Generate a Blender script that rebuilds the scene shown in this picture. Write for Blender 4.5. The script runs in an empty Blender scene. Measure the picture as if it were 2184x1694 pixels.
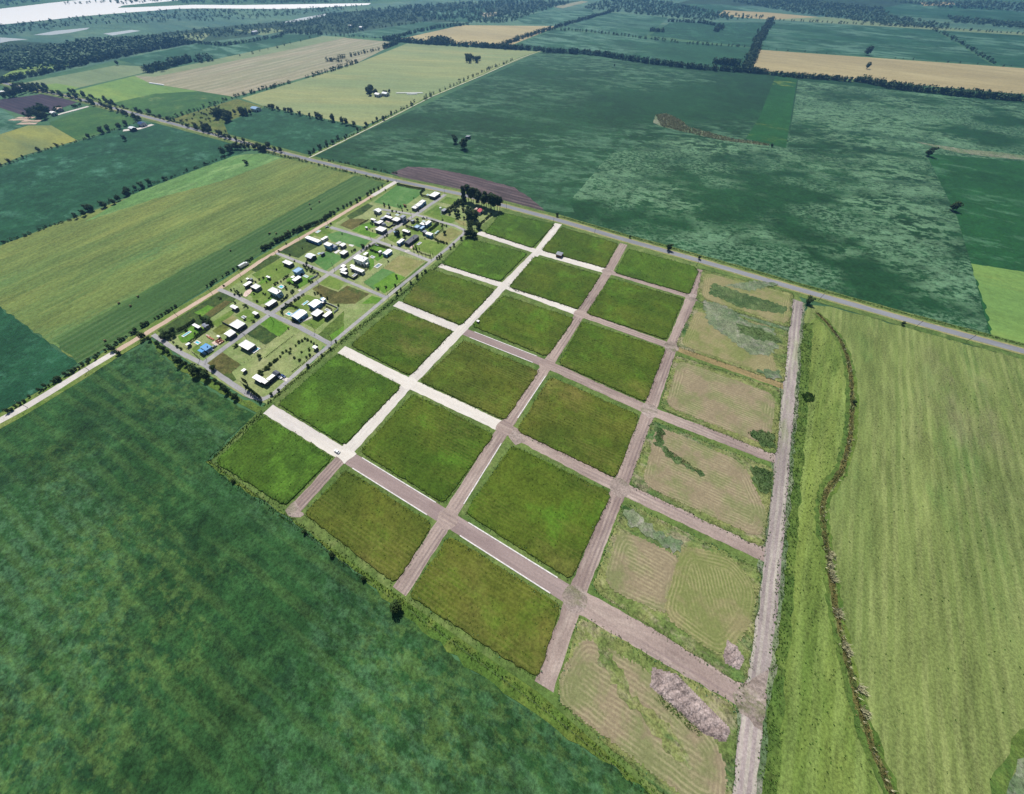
import bpy, bmesh, math, random
import numpy as np
from mathutils import Matrix, Vector

# ---------------------------------------------------------------- camera, world, sun, exposure
scene = bpy.context.scene
col = scene.collection
F_PX, PITCH, ROLL, ALT = 742.2, math.radians(53.6), math.radians(-0.6), 210.0
W_PX, H_PX = 2184.0, 1694.0          # survey grid over the photograph
SUN_AZ, SUN_EL = 104.0, 53.0         # degrees anticlockwise from +X, above the horizon

cam = bpy.data.cameras.new('camera')
cam.sensor_fit = 'HORIZONTAL'; cam.sensor_width = 36.0
cam.lens = F_PX / W_PX * 36.0
cam.clip_start = 1.0; cam.clip_end = 40000.0
cam_o = bpy.data.objects.new('camera', cam); col.objects.link(cam_o)
cam_o.matrix_world = Matrix.Translation((0, 0, ALT)) @ Matrix.Rotation(math.pi / 2 - PITCH, 4, 'X') @ Matrix.Rotation(-ROLL, 4, 'Z')
scene.camera = cam_o

world = bpy.data.worlds.new('World'); scene.world = world; world.use_nodes = True
wn = world.node_tree.nodes; wl = world.node_tree.links
sky = wn.new('ShaderNodeTexSky'); sky.sky_type = 'NISHITA'; sky.sun_disc = False
sky.sun_elevation = math.radians(SUN_EL); sky.sun_rotation = math.radians(90 - SUN_AZ)
sky.altitude = 50; sky.air_density = 1.0; sky.dust_density = 0.6; sky.ozone_density = 1.5
wl.new(sky.outputs['Color'], wn['Background'].inputs['Color']); wn['Background'].inputs['Strength'].default_value = 0.055

sun = bpy.data.lights.new('sun', 'SUN'); sun.energy = 5.0; sun.angle = math.radians(0.53); sun.color = (1.0, 0.955, 0.88)
sun_o = bpy.data.objects.new('sun', sun); col.objects.link(sun_o)
sd = Vector((math.cos(math.radians(SUN_AZ)) * math.cos(math.radians(SUN_EL)), math.sin(math.radians(SUN_AZ)) * math.cos(math.radians(SUN_EL)), math.sin(math.radians(SUN_EL))))
sun_o.rotation_euler = sd.to_track_quat('Z', 'Y').to_euler(); sun_o.location = (0, 0, 400)

vs = scene.view_settings; vs.view_transform = 'Standard'; vs.look = 'None'; vs.exposure = 0.15; vs.gamma = 1.0; vs.use_curve_mapping = False
scene.cycles.max_bounces = 5; scene.cycles.diffuse_bounces = 2; scene.cycles.volume_bounces = 0; scene.cycles.transparent_max_bounces = 8

# ---------------------------------------------------------------- survey: map points read off the photograph to metres on level ground
def at(x, y, z=0.0):
    u = (x - W_PX / 2) / F_PX; v = (H_PX / 2 - y) / F_PX
    c, s = math.cos(-ROLL), math.sin(-ROLL)
    u, v = c * u - s * v, s * u + c * v
    Y = math.cos(PITCH) + v * math.sin(PITCH); Z = -math.sin(PITCH) + v * math.cos(PITCH)
    t = (z - ALT) / Z
    return Vector((u * t, Y * t, z))
def zoomed(x0, y0, s):
    return lambda u, v, z=0.0: at((x0 + u / s) * 0.853125, (y0 + v / s) * 0.853125, z)
N1 = zoomed(360, 440, 4.368); N2 = zoomed(760, 440, 4.368); N3 = zoomed(360, 700, 4.368)
Q1 = zoomed(900, 500, 13.65); Q2 = zoomed(980, 530, 13.65); Q3 = zoomed(830, 610, 10.92); Q4 = zoomed(680, 640, 13.65)
Q5 = zoomed(580, 690, 13.65); Q6 = zoomed(690, 730, 13.65); Q7 = zoomed(1080, 470, 10.92); Q8 = zoomed(600, 900, 14.12)
Q9 = zoomed(460, 820, 14.12); T1 = zoomed(0, 0, 3.12); T2 = zoomed(600, 0, 3.12); T3 = zoomed(1200, 0, 3.12); T4 = zoomed(1860, 0, 3.12)
K4 = zoomed(1000, 500, 3.4125); K5 = zoomed(1600, 600, 3.4125); K6 = zoomed(1500, 1000, 3.4125); K7 = zoomed(1300, 1400, 2.891)
GA = math.radians(-28.4)
E1 = Vector((math.cos(GA), math.sin(GA), 0)); E2 = Vector((-math.sin(GA), math.cos(GA), 0))
rnd = random.Random(11); rng = np.random.default_rng(5)

# ---------------------------------------------------------------- materials
def lin(c):
    r = []
    for v in c:
        v = v / 255.0
        r.append(v / 12.92 if v <= 0.04045 else ((v + 0.055) / 1.055) ** 2.4)
    return (r[0], r[1], r[2], 1.0)
MATS = {}
def new_mat(name):
    m = bpy.data.materials.new(name); m.use_nodes = True; MATS[name] = m
    nt = m.node_tree; b = nt.nodes['Principled BSDF']; b.inputs['Roughness'].default_value = 0.9
    b.inputs['Specular IOR Level'].default_value = 0.15
    return m, nt, b
def plain(name, rgb, rough=0.8, spec=0.3, metal=0.0, vary=0.0, vscale=1.0, bump=0.0):
    m, nt, b = new_mat(name)
    b.inputs['Roughness'].default_value = rough; b.inputs['Specular IOR Level'].default_value = spec; b.inputs['Metallic'].default_value = metal
    if vary:
        tc = nt.nodes.new('ShaderNodeTexCoord'); n = noise(nt, tc.outputs['Object'], vscale, 4)
        mx = mixc(nt, ramp(nt, n, 0.3, 0.7), lin([max(0, c * (1 - vary)) for c in rgb]), lin([min(255, c * (1 + vary)) for c in rgb]))
        nt.links.new(mx, b.inputs['Base Color'])
        if bump: bumpn(nt, n, b, bump, 0.05)
    else:
        b.inputs['Base Color'].default_value = lin(rgb)
    return m
def noise(nt, vec, scale, detail=3.0, rough=0.55, dist=0.0):
    n = nt.nodes.new('ShaderNodeTexNoise'); n.inputs['Scale'].default_value = scale; n.inputs['Detail'].default_value = detail
    n.inputs['Roughness'].default_value = rough; n.inputs['Distortion'].default_value = dist
    nt.links.new(vec, n.inputs['Vector']); return n.outputs['Fac']
def ramp(nt, fac, a, b):
    r = nt.nodes.new('ShaderNodeMapRange'); r.inputs['From Min'].default_value = a; r.inputs['From Max'].default_value = b
    r.interpolation_type = 'SMOOTHSTEP'; nt.links.new(fac, r.inputs['Value']); return r.outputs['Result']
def mathn(nt, op, a, b):
    n = nt.nodes.new('ShaderNodeMath'); n.operation = op
    for i, v in enumerate((a, b)):
        if isinstance(v, (int, float)): n.inputs[i].default_value = v
        else: nt.links.new(v, n.inputs[i])
    return n.outputs[0]
def mixc(nt, fac, a, b, blend='MIX'):
    n = nt.nodes.new('ShaderNodeMix'); n.data_type = 'RGBA'; n.blend_type = blend
    if isinstance(fac, (int, float)): n.inputs[0].default_value = fac
    else: nt.links.new(fac, n.inputs[0])
    for i, v in ((6, a), (7, b)):
        if isinstance(v, tuple): n.inputs[i].default_value = v
        else: nt.links.new(v, n.inputs[i])
    return n.outputs[2]
def bumpn(nt, h, bsdf, strength, dist):
    n = nt.nodes.new('ShaderNodeBump'); n.inputs['Strength'].default_value = strength; n.inputs['Distance'].default_value = dist
    nt.links.new(h, n.inputs['Height']); nt.links.new(n.outputs['Normal'], bsdf.inputs['Normal'])
def coords(nt, angle=0.0, sx=1.0, sy=1.0, off=0.0):
    tc = nt.nodes.new('ShaderNodeTexCoord'); mp = nt.nodes.new('ShaderNodeMapping'); mp.vector_type = 'TEXTURE'
    mp.inputs['Rotation'].default_value = (0, 0, angle); mp.inputs['Scale'].default_value = (1 / sx, 1 / sy, 1); mp.inputs['Location'].default_value = (off, off * 1.7, off)
    nt.links.new(tc.outputs['Object'], mp.inputs['Vector']); return mp.outputs['Vector']

def field(name, base, dark, light, big=0.012, mid=0.06, fine=1.1, stripe=None, patch=None, mid_amt=0.6, fine_amt=0.5, seed=0.0, bump=0.6, aniso=1.0, angle=None, patch2=None, patch3=None, sat=1.02):
    """Vegetated or bare ground: wide drifts, clumps, plant-sized grain, optional drill rows and optional own-shaped patches."""
    m, nt, b = new_mat(name)
    a = GA if angle is None else angle
    v = coords(nt, a, 1.0, 1.0, seed); va = coords(nt, a, 1.0 / aniso, 1.0, seed + 31)
    c = mixc(nt, ramp(nt, noise(nt, va, big, 4, 0.6, 0.3), 0.34, 0.66), lin(dark), lin(base))
    c2 = mixc(nt, ramp(nt, noise(nt, va, mid, 5, 0.65, 0.4), 0.48, 0.72), c, lin(light))
    mm = nt.nodes.new('ShaderNodeMix'); mm.data_type = 'RGBA'; mm.inputs[0].default_value = mid_amt
    nt.links.new(c, mm.inputs[6]); nt.links.new(c2, mm.inputs[7]); c = mm.outputs[2]
    for p in (patch, patch2, patch3):
        if p:
            colr, sc, lo, hi, amt, pan = p[:6]; rsc = p[6] if len(p) > 6 else sc * 0.22
            vp = coords(nt, a, 1.0 / pan, 1.0, seed + 77 + sc * 100)
            region = ramp(nt, noise(nt, vp, rsc, 3), 0.44, 0.58)
            f = mathn(nt, 'MULTIPLY', ramp(nt, noise(nt, vp, sc, 6, 0.7), lo, hi), region)
            c = mixc(nt, mathn(nt, 'MULTIPLY', f, amt), c, lin(colr))
    if stripe:
        period, amt, ang, colr = stripe
        vv = coords(nt, ang, 1, 1, seed)
        w = nt.nodes.new('ShaderNodeTexWave'); w.wave_type = 'BANDS'; w.bands_direction = 'Y'
        w.inputs['Scale'].default_value = 0.314159 / period * 1.0; w.inputs['Distortion'].default_value = 2.5
        w.inputs['Detail'].default_value = 3; w.inputs['Detail Scale'].default_value = 0.06 * period
        nt.links.new(vv, w.inputs['Vector'])
        brk = ramp(nt, noise(nt, coords(nt, ang, 0.15, 1, seed + 9), 0.09, 4), 0.35, 0.65)
        c = mixc(nt, mathn(nt, 'MULTIPLY', mathn(nt, 'MULTIPLY', ramp(nt, w.outputs['Fac'], 0.3, 0.8), brk), amt), c, lin(colr))
    g = noise(nt, v, fine, 3, 0.75)
    g2 = noise(nt, va, fine * 0.28, 4, 0.7)
    g3 = noise(nt, va, fine * 0.09, 3, 0.6)
    lum = 1.0
    for k, amp in ((ramp(nt, g, 0.32, 0.68), 0.8), (ramp(nt, g2, 0.32, 0.68), 0.5), (g3, 0.9)): lum = mathn(nt, 'ADD', lum, mathn(nt, 'MULTIPLY', mathn(nt, 'SUBTRACT', k, 0.5), amp * fine_amt))
    lum = mathn(nt, 'MAXIMUM', lum, 0.3)
    hs = nt.nodes.new('ShaderNodeHueSaturation'); hs.inputs['Saturation'].default_value = sat; nt.links.new(lum, hs.inputs['Value']); nt.links.new(c, hs.inputs['Color'])
    nt.links.new(hs.outputs['Color'], b.inputs['Base Color'])
    if bump: bumpn(nt, mathn(nt, 'ADD', g, g2), b, bump, 0.35)
    return m

SOY_P = (104, 144, 116)  # pale soy patches: sky glare on wind-laid leaves, put into the colour
field('lot_grass', (80, 96, 32), (60, 83, 26), (76, 110, 34), 0.02, 0.035, 0.7, patch=((112, 106, 58), 0.02, 0.52, 0.72, 0.55, 2.0), mid_amt=0.9, fine_amt=0.6, stripe=(2.2, 0.25, GA, (104, 108, 52)))
field('lot_grass_olive', (87, 95, 36), (66, 82, 29), (82, 109, 36), 0.018, 0.04, 0.7, patch=((120, 110, 62), 0.025, 0.5, 0.7, 0.55, 1.5), mid_amt=0.8, fine_amt=0.6, seed=140, stripe=(2.2, 0.3, GA, (112, 112, 60)))
field('lot_grass_lush', (72, 98, 32), (56, 84, 28), (84, 122, 42), 0.02, 0.05, 0.7, mid_amt=0.9, fine_amt=0.6, seed=57, stripe=(2.4, 0.18, GA + math.pi / 2, (96, 106, 50)), patch=((104, 100, 50), 0.018, 0.55, 0.72, 0.4, 1.5))
field('soy_near', (38, 80, 36), (28, 64, 28), (52, 94, 46), 0.02, 0.06, 0.75, patch=((74, 116, 78), 0.24, 0.44, 0.6, 0.45, 1.8, 0.011), patch2=((20, 54, 30), 0.12, 0.49, 0.58, 0.65, 1.2, 0.01), patch3=((84, 112, 48), 0.2, 0.47, 0.6, 0.45, 1.5, 0.012), mid_amt=0.9, fine_amt=0.85, sat=0.92, stripe=(10, 0.22, GA, (88, 116, 52)), seed=5)  # pale patch paints glare off wind-laid leaves
field('soy_big', (30, 70, 40), (24, 60, 34), (40, 82, 48), 0.006, 0.03, 0.25, patch=((84, 120, 92), 0.07, 0.47, 0.57, 0.7, 2.4, 0.004), patch2=((58, 96, 70), 0.012, 0.46, 0.7, 0.5, 2.0), mid_amt=0.6, fine_amt=0.5, seed=210, stripe=(16, 0.35, GA, (22, 58, 36)), angle=math.radians(-12))  # pale patches carry painted sky sheen on laid leaves
field('soy_mottled', (30, 70, 40), (24, 60, 34), (40, 82, 48), 0.006, 0.03, 0.3, patch=((98, 132, 100), 0.12, 0.46, 0.53, 0.85, 1.7, 0.009), patch2=((94, 128, 98), 0.24, 0.46, 0.54, 0.8, 1.5, 0.012), patch3=((24, 62, 40), 0.02, 0.5, 0.6, 0.6, 2.0), mid_amt=0.6, fine_amt=0.55, seed=216, angle=math.radians(-12))  # pale mottling: laid leaves with their sky glare painted in
field('soy_right', (34, 80, 42), (28, 70, 38), (42, 90, 48), 0.01, 0.05, 0.3, patch=((74, 114, 84), 0.05, 0.54, 0.62, 0.7, 3.0), mid_amt=0.6, fine_amt=0.5, seed=330)
field('soy_bright', (34, 82, 40), (28, 74, 36), (42, 92, 46), 0.01, 0.05, 0.3, patch=((124, 140, 60), 0.03, 0.56, 0.62, 0.7, 3.0), fine_amt=0.4, seed=12)
field('soy_teal', (40, 84, 56), (32, 72, 46), (56, 100, 70), 0.008, 0.02, 0.2, patch=((98, 134, 112), 0.03, 0.46, 0.58, 0.75, 2.5, 0.005), patch2=((78, 116, 96), 0.012, 0.46, 0.64, 0.6, 2.0), fine_amt=0.4, seed=81)
field('soy_dark_left', (36, 80, 52), (28, 68, 44), (56, 102, 74), 0.02, 0.08, 0.5, patch=((76, 124, 100), 0.06, 0.5, 0.65, 0.7, 1.5), fine_amt=0.6, seed=61)
field('crop_green', (64, 100, 50), (52, 90, 46), (84, 116, 60), 0.01, 0.03, 0.3, fine_amt=0.4, seed=91, patch=((120, 136, 84), 0.02, 0.56, 0.66, 0.6, 2.0))
field('hay', (108, 122, 66), (94, 114, 62), (126, 134, 72), 0.01, 0.025, 0.35, aniso=4.0, mid_amt=0.8, fine_amt=0.5, seed=14, stripe=(9, 0.22, math.radians(63.5), (140, 148, 84)), angle=math.radians(63.5), patch=((76, 116, 70), 0.02, 0.5, 0.64, 0.6, 2.0))
field('mown_strip', (70, 100, 50), (60, 90, 48), (84, 112, 60), 0.012, 0.03, 0.4, aniso=8.0, fine_amt=0.4, seed=23, stripe=(7, 0.35, math.radians(63.5), (100, 122, 78)), angle=math.radians(63.5))
field('hay_margin', (100, 134, 78), (88, 124, 68), (124, 152, 96), 0.02, 0.06, 0.5, aniso=3.0, mid_amt=0.9, fine_amt=0.6, seed=29, angle=math.radians(63.5))
field('pasture_right', (114, 128, 64), (98, 116, 54), (132, 143, 80), 0.014, 0.05, 0.8, aniso=6.0, fine_amt=0.7, seed=44, stripe=(5.5, 0.32, math.radians(58), (146, 154, 92)), angle=math.radians(58), patch=((84, 114, 50), 0.035, 0.46, 0.66, 0.65, 3.0), patch2=((130, 124, 92), 0.025, 0.46, 0.66, 0.6, 3.0), patch3=((70, 96, 44), 0.6, 0.6, 0.68, 0.7, 1.0, 0.02), sat=0.92)
field('pasture_strip', (108, 124, 62), (82, 106, 48), (126, 138, 76), 0.03, 0.05, 0.8, aniso=5.0, fine_amt=0.8, seed=49, angle=math.radians(58), patch=((58, 104, 38), 0.03, 0.48, 0.66, 0.8, 3.0), stripe=(9, 0.35, math.radians(58), (136, 154, 90)))
field('pasture_edge', (88, 108, 50), (70, 96, 44), (106, 122, 62), 0.04, 0.12, 0.9, fine_amt=0.8, seed=53)
field('verge', (112, 128, 66), (86, 112, 48), (138, 142, 88), 0.02, 0.08, 0.7, fine_amt=0.6, seed=66)
field('verge_green', (100, 118, 64), (80, 104, 52), (122, 132, 82), 0.02, 0.08, 0.7, fine_amt=0.6, seed=68)
field('margin_olive', (94, 112, 50), (74, 102, 44), (116, 124, 62), 0.03, 0.1, 0.8, fine_amt=0.7, seed=69)
field('yellow_field', (146, 150, 100), (122, 138, 96), (160, 156, 104), 0.004, 0.012, 0.25, aniso=6.0, fine_amt=0.3, seed=71, stripe=(22, 0.35, math.radians(-6), (128, 138, 100)), angle=math.radians(-6), patch=((96, 124, 84), 0.006, 0.5, 0.68, 0.5, 4.0))
field('pink_stubble', (152, 142, 116), (134, 136, 106), (164, 150, 128), 0.004, 0.015, 0.25, aniso=6.0, fine_amt=0.3, seed=73, stripe=(24, 0.45, math.radians(61), (176, 168, 148)), angle=math.radians(61))
field('straw', (172, 158, 114), (154, 142, 104), (182, 170, 128), 0.004, 0.012, 0.25, aniso=5.0, fine_amt=0.25, seed=74, stripe=(18, 0.3, math.radians(-24), (160, 146, 114)))
field('light_green', (124, 148, 74), (104, 136, 74), (142, 158, 80), 0.006, 0.015, 0.3, aniso=4.0, fine_amt=0.3, seed=75)
field('grey_green', (126, 140, 104), (112, 130, 92), (140, 146, 106), 0.006, 0.015, 0.3, aniso=5.0, fine_amt=0.3, seed=76)
field('yellow_crop', (140, 142, 74), (110, 122, 76), (162, 158, 74), 0.01, 0.02, 0.3, aniso=3.0, fine_amt=0.35, seed=77)
field('ploughed', (66, 56, 66), (52, 46, 58), (84, 72, 80), 0.02, 0.05, 0.5, aniso=4.0, fine_amt=0.5, seed=78, stripe=(8, 0.3, GA, (96, 84, 90)))
field('ploughed_brown', (84, 72, 76), (66, 60, 62), (112, 96, 98), 0.015, 0.05, 0.5, aniso=4.0, fine_amt=0.5, seed=79, stripe=(7, 0.5, GA, (118, 104, 106)))
field('marsh', (86, 118, 92), (64, 98, 84), (116, 140, 108), 0.005, 0.015, 0.12, aniso=3.0, fine_amt=0.4, seed=85)
field('scrub_ground', (104, 110, 54), (80, 98, 46), (128, 124, 70), 0.02, 0.05, 0.4, fine_amt=0.6, seed=87)
field('wood_floor', (48, 76, 50), (38, 64, 46), (64, 90, 58), 0.01, 0.03, 0.2, fine_amt=0.5, seed=88)
field('plain', (72, 108, 72), (56, 92, 64), (94, 124, 84), 0.002, 0.006, 0.1, fine_amt=0.3, seed=89)
field('garden_dry', (140, 148, 100), (116, 136, 80), (152, 154, 114), 0.03, 0.09, 0.8, fine_amt=0.45, seed=93)
field('garden_lawn', (106, 128, 60), (86, 114, 48), (128, 142, 78), 0.03, 0.08, 0.9, fine_amt=0.5, seed=94)
field('garden_bright', (96, 136, 50), (80, 120, 42), (118, 148, 64), 0.04, 0.1, 0.9, fine_amt=0.5, seed=95)
field('garden_green', (90, 128, 72), (74, 116, 58), (112, 140, 88), 0.03, 0.1, 0.9, fine_amt=0.35, seed=96)
field('weeds_dark', (66, 86, 42), (48, 70, 36), (92, 102, 54), 0.05, 0.15, 0.9, fine_amt=0.9, seed=97)
field('weeds_brown', (98, 94, 54), (76, 80, 44), (120, 112, 72), 0.05, 0.15, 0.9, fine_amt=0.9, seed=98, patch=((60, 90, 40), 0.06, 0.5, 0.62, 0.7, 1.0))
field('dry_plot', (140, 136, 92), (122, 126, 76), (150, 142, 104), 0.05, 0.12, 0.9, fine_amt=0.5, seed=99)
field('weeds_patch', (84, 102, 62), (64, 86, 50), (112, 124, 88), 0.06, 0.2, 0.9, fine_amt=1.0, seed=101)
field('lot_margin', (122, 126, 78), (94, 112, 60), (142, 140, 104), 0.05, 0.14, 0.9, fine_amt=0.9, seed=131, patch=((52, 92, 50), 0.08, 0.46, 0.62, 0.8, 3.0), patch2=((148, 138, 116), 0.07, 0.5, 0.62, 0.7, 2.0))
field('grey_weeds', (116, 124, 98), (86, 108, 74), (150, 142, 138), 0.04, 0.12, 0.9, fine_amt=0.8, seed=102)
field('gravel_white', (208, 202, 194), (192, 186, 182), (216, 212, 206), 0.04, 0.12, 1.2, aniso=4.0, fine_amt=0.18, seed=103, bump=0.2)
field('gravel_ave', (206, 200, 192), (190, 184, 180), (214, 210, 204), 0.04, 0.12, 1.2, aniso=4.0, fine_amt=0.18, seed=103, bump=0.2, angle=GA + math.pi / 2, stripe=(2.6, 0.3, GA + math.pi / 2, (184, 176, 172)))
field('dirt_purple', (166, 150, 142), (142, 126, 120), (182, 168, 158), 0.05, 0.14, 1.2, aniso=5.0, fine_amt=0.35, seed=104, bump=0.4, stripe=(2.4, 0.55, GA, (118, 104, 106)))
field('dirt_ave', (162, 146, 138), (136, 120, 114), (180, 166, 156), 0.05, 0.14, 1.2, aniso=5.0, fine_amt=0.35, seed=105, bump=0.4, angle=GA + math.pi / 2, stripe=(2.3, 0.6, GA + math.pi / 2, (112, 98, 100)))
field('dirt_rough', (160, 146, 140), (128, 116, 108), (182, 168, 162), 0.06, 0.2, 1.0, aniso=3.0, fine_amt=0.6, seed=106, bump=0.6, patch=((104, 108, 76), 0.12, 0.5, 0.62, 0.8, 2.0))
field('dirt_orange', (150, 132, 96), (130, 118, 82), (164, 146, 108), 0.05, 0.15, 1.0, aniso=5.0, fine_amt=0.5, seed=107)
field('dirt_pink', (192, 170, 152), (178, 156, 138), (204, 184, 168), 0.03, 0.1, 0.9, aniso=5.0, fine_amt=0.25, seed=108, angle=math.radians(63))
field('dirt_track', (160, 148, 146), (136, 126, 124), (180, 170, 164), 0.03, 0.09, 0.9, aniso=4.0, fine_amt=0.4, seed=109, angle=math.radians(61), stripe=(3.2, 0.5, math.radians(61), (186, 182, 166)), patch=((140, 146, 112), 0.04, 0.5, 0.62, 0.8, 4.0))
field('sandy_verge', (150, 144, 100), (128, 132, 82), (166, 160, 122), 0.04, 0.12, 0.9, fine_amt=0.4, seed=110)
field('asphalt', (136, 138, 144), (124, 126, 132), (148, 150, 154), 0.03, 0.1, 1.0, aniso=5.0, fine_amt=0.15, seed=111, bump=0.1)
field('street_paving', (160, 158, 158), (142, 142, 146), (176, 172, 166), 0.04, 0.15, 1.0, aniso=3.0, fine_amt=0.25, seed=112, bump=0.15, patch=((172, 168, 158), 0.05, 0.5, 0.62, 0.6, 2.0))
field('wet_paving', (156, 140, 136), (140, 124, 122), (166, 150, 146), 0.06, 0.2, 1.0, aniso=6.0, fine_amt=0.2, seed=113, bump=0.15, stripe=(1.9, 0.3, GA, (122, 110, 108)))
field('earth_heap', (158, 144, 140), (130, 116, 112), (174, 160, 156), 0.1, 0.3, 1.2, fine_amt=0.9, seed=114, bump=1.0)
plain('concrete', (212, 208, 206), 0.85, 0.2, vary=0.08, vscale=0.8)
plain('pavement_light', (190, 184, 178), 0.9, 0.2, vary=0.15, vscale=0.5)

def water_mat(name, rgb, rough):
    m, nt, b = new_mat(name)
    b.inputs['Base Color'].default_value = lin(rgb); b.inputs['Roughness'].default_value = rough; b.inputs['Specular IOR Level'].default_value = 0.5; b.inputs['IOR'].default_value = 1.33
    return m, nt, b
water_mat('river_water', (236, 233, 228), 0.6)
water_mat('pond_water', (168, 176, 176), 0.55)
water_mat('pool_water', (84, 190, 204), 0.08)
water_mat('pool_water_pale', (150, 204, 200), 0.1)
water_mat('pool_water_grey', (120, 140, 150), 0.1)

def dry_lot_mat(name, light, darkc, green, seed, period):
    m, nt, b = new_mat(name)
    at_ = nt.nodes.new('ShaderNodeAttribute'); at_.attribute_name = 'swath'
    v = coords(nt, GA, 1, 1, seed)
    wob = mathn(nt, 'MULTIPLY', mathn(nt, 'SUBTRACT', noise(nt, v, 0.12, 3), 0.5), 1.8)
    ph = mathn(nt, 'MULTIPLY', mathn(nt, 'ADD', at_.outputs['Fac'], wob), 2 * math.pi / period)
    s = mathn(nt, 'SINE', ph, 0.0)
    base = mixc(nt, ramp(nt, noise(nt, v, 0.045, 5, 0.65), 0.42, 0.6), lin(darkc), lin(green))
    amt = mathn(nt, 'MULTIPLY', ramp(nt, s, -0.5, 0.8), ramp(nt, noise(nt, v, 0.07, 4, 0.65), 0.36, 0.62))
    c = mixc(nt, mathn(nt, 'MULTIPLY', amt, 0.42), base, lin(light))
    g = noise(nt, v, 1.0, 3, 0.7)
    hs = nt.nodes.new('ShaderNodeHueSaturation'); nt.links.new(mathn(nt, 'ADD', mathn(nt, 'MULTIPLY', mathn(nt, 'SUBTRACT', g, 0.5), 0.9), 1.0), hs.inputs['Value']); nt.links.new(c, hs.inputs['Color'])
    nt.links.new(hs.outputs['Color'], b.inputs['Base Color'])
    bumpn(nt, g, b, 0.5, 0.25)
dry_lot_mat('swath_tan', (174, 164, 130), (136, 124, 100), (118, 122, 82), 3, 1.95)
dry_lot_mat('swath_olive', (168, 160, 118), (132, 126, 90), (114, 122, 72), 8, 1.8)

def foliage(name, a, bb, bright=(0.75, 1.35)):
    m, nt, b = new_mat(name); b.inputs['Roughness'].default_value = 0.75; b.inputs['Specular IOR Level'].default_value = 0.12
    oi = nt.nodes.new('ShaderNodeObjectInfo'); ge = nt.nodes.new('ShaderNodeNewGeometry'); tc = nt.nodes.new('ShaderNodeTexCoord')
    r = mathn(nt, 'ADD', mathn(nt, 'MULTIPLY', oi.outputs['Random'], 0.5), mathn(nt, 'MULTIPLY', ge.outputs['Random Per Island'], 0.5))
    c = mixc(nt, r, lin(a), lin(bb))
    hs = nt.nodes.new('ShaderNodeHueSaturation'); nt.links.new(c, hs.inputs['Color'])
    nt.links.new(mathn(nt, 'ADD', mathn(nt, 'MULTIPLY', ge.outputs['Random Per Island'], bright[1] - bright[0]), bright[0]), hs.inputs['Value'])
    nt.links.new(hs.outputs['Color'], b.inputs['Base Color'])
foliage('leaf_dark', (40, 60, 32), (62, 80, 40))
foliage('leaf_mid', (52, 74, 36), (74, 92, 44))
foliage('leaf_far', (46, 70, 42), (70, 92, 52))
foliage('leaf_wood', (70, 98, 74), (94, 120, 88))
foliage('leaf_shrub', (44, 66, 30), (80, 96, 44))
foliage('weed_green', (56, 92, 34), (92, 122, 52))
foliage('weed_dark', (46, 70, 32), (74, 96, 44))
foliage('weed_brown', (104, 98, 54), (140, 128, 78))
foliage('weed_pale', (146, 146, 108), (184, 180, 146))
foliage('weed_teal', (64, 108, 70), (96, 134, 96))
plain('bark', (74, 62, 50), 0.95, 0.1)
plain('roof_white', (246, 245, 243), 0.7, 0.2, vary=0.03, vscale=0.3)
plain('roof_metal', (232, 236, 240), 0.42, 0.5, vary=0.03, vscale=0.4)
plain('roof_bluemetal', (150, 182, 214), 0.35, 0.5, vary=0.05, vscale=0.4)
plain('roof_blue', (92, 156, 214), 0.5, 0.4, vary=0.04, vscale=0.4)
plain('roof_grey', (132, 138, 152), 0.6, 0.4, vary=0.06, vscale=0.4)
plain('roof_slate', (66, 72, 84), 0.6, 0.4, vary=0.08, vscale=0.5)
plain('roof_red', (190, 84, 96), 0.7, 0.3, vary=0.1, vscale=0.6)
plain('wall_white', (196, 196, 196), 0.85, 0.2)
plain('wall_grey', (120, 122, 128), 0.85, 0.2)  # mid grey; on light houses part of the wall shade is in this colour
plain('wall_dark', (72, 74, 82), 0.85, 0.2)  # on white houses this dark tone puts the wall's shade into the colour
plain('wall_blue', (120, 160, 204), 0.8, 0.2)  # on white houses the blue is shade painted into the wall colour
plain('brick', (176, 118, 96), 0.9, 0.15, vary=0.12, vscale=1.5)
plain('slab_pink', (206, 184, 172), 0.9, 0.15, vary=0.1, vscale=0.6)
plain('window_glass', (28, 34, 44), 0.08, 0.6)
plain('door_dark', (58, 48, 42), 0.6, 0.3)
plain('steel', (120, 122, 126), 0.45, 0.5, 0.6)
plain('pole_wood', (62, 56, 52), 0.9, 0.15)
plain('wire_grey', (90, 92, 94), 0.5, 0.4)
plain('paint_white', (232, 234, 236), 0.3, 0.5)
plain('paint_silver', (160, 166, 172), 0.3, 0.5, 0.3)
plain('paint_blue', (52, 76, 124), 0.3, 0.5)
plain('paint_dark', (38, 40, 46), 0.3, 0.5)
plain('rubber', (24, 24, 26), 0.9, 0.1)
plain('bale_straw', (116, 108, 76), 0.95, 0.1, vary=0.2, vscale=2.0)
plain('plastic_white', (240, 240, 238), 0.5, 0.3)
plain('solar_panel', (34, 36, 52), 0.2, 0.6)
plain('timber', (120, 92, 66), 0.9, 0.15)

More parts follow.
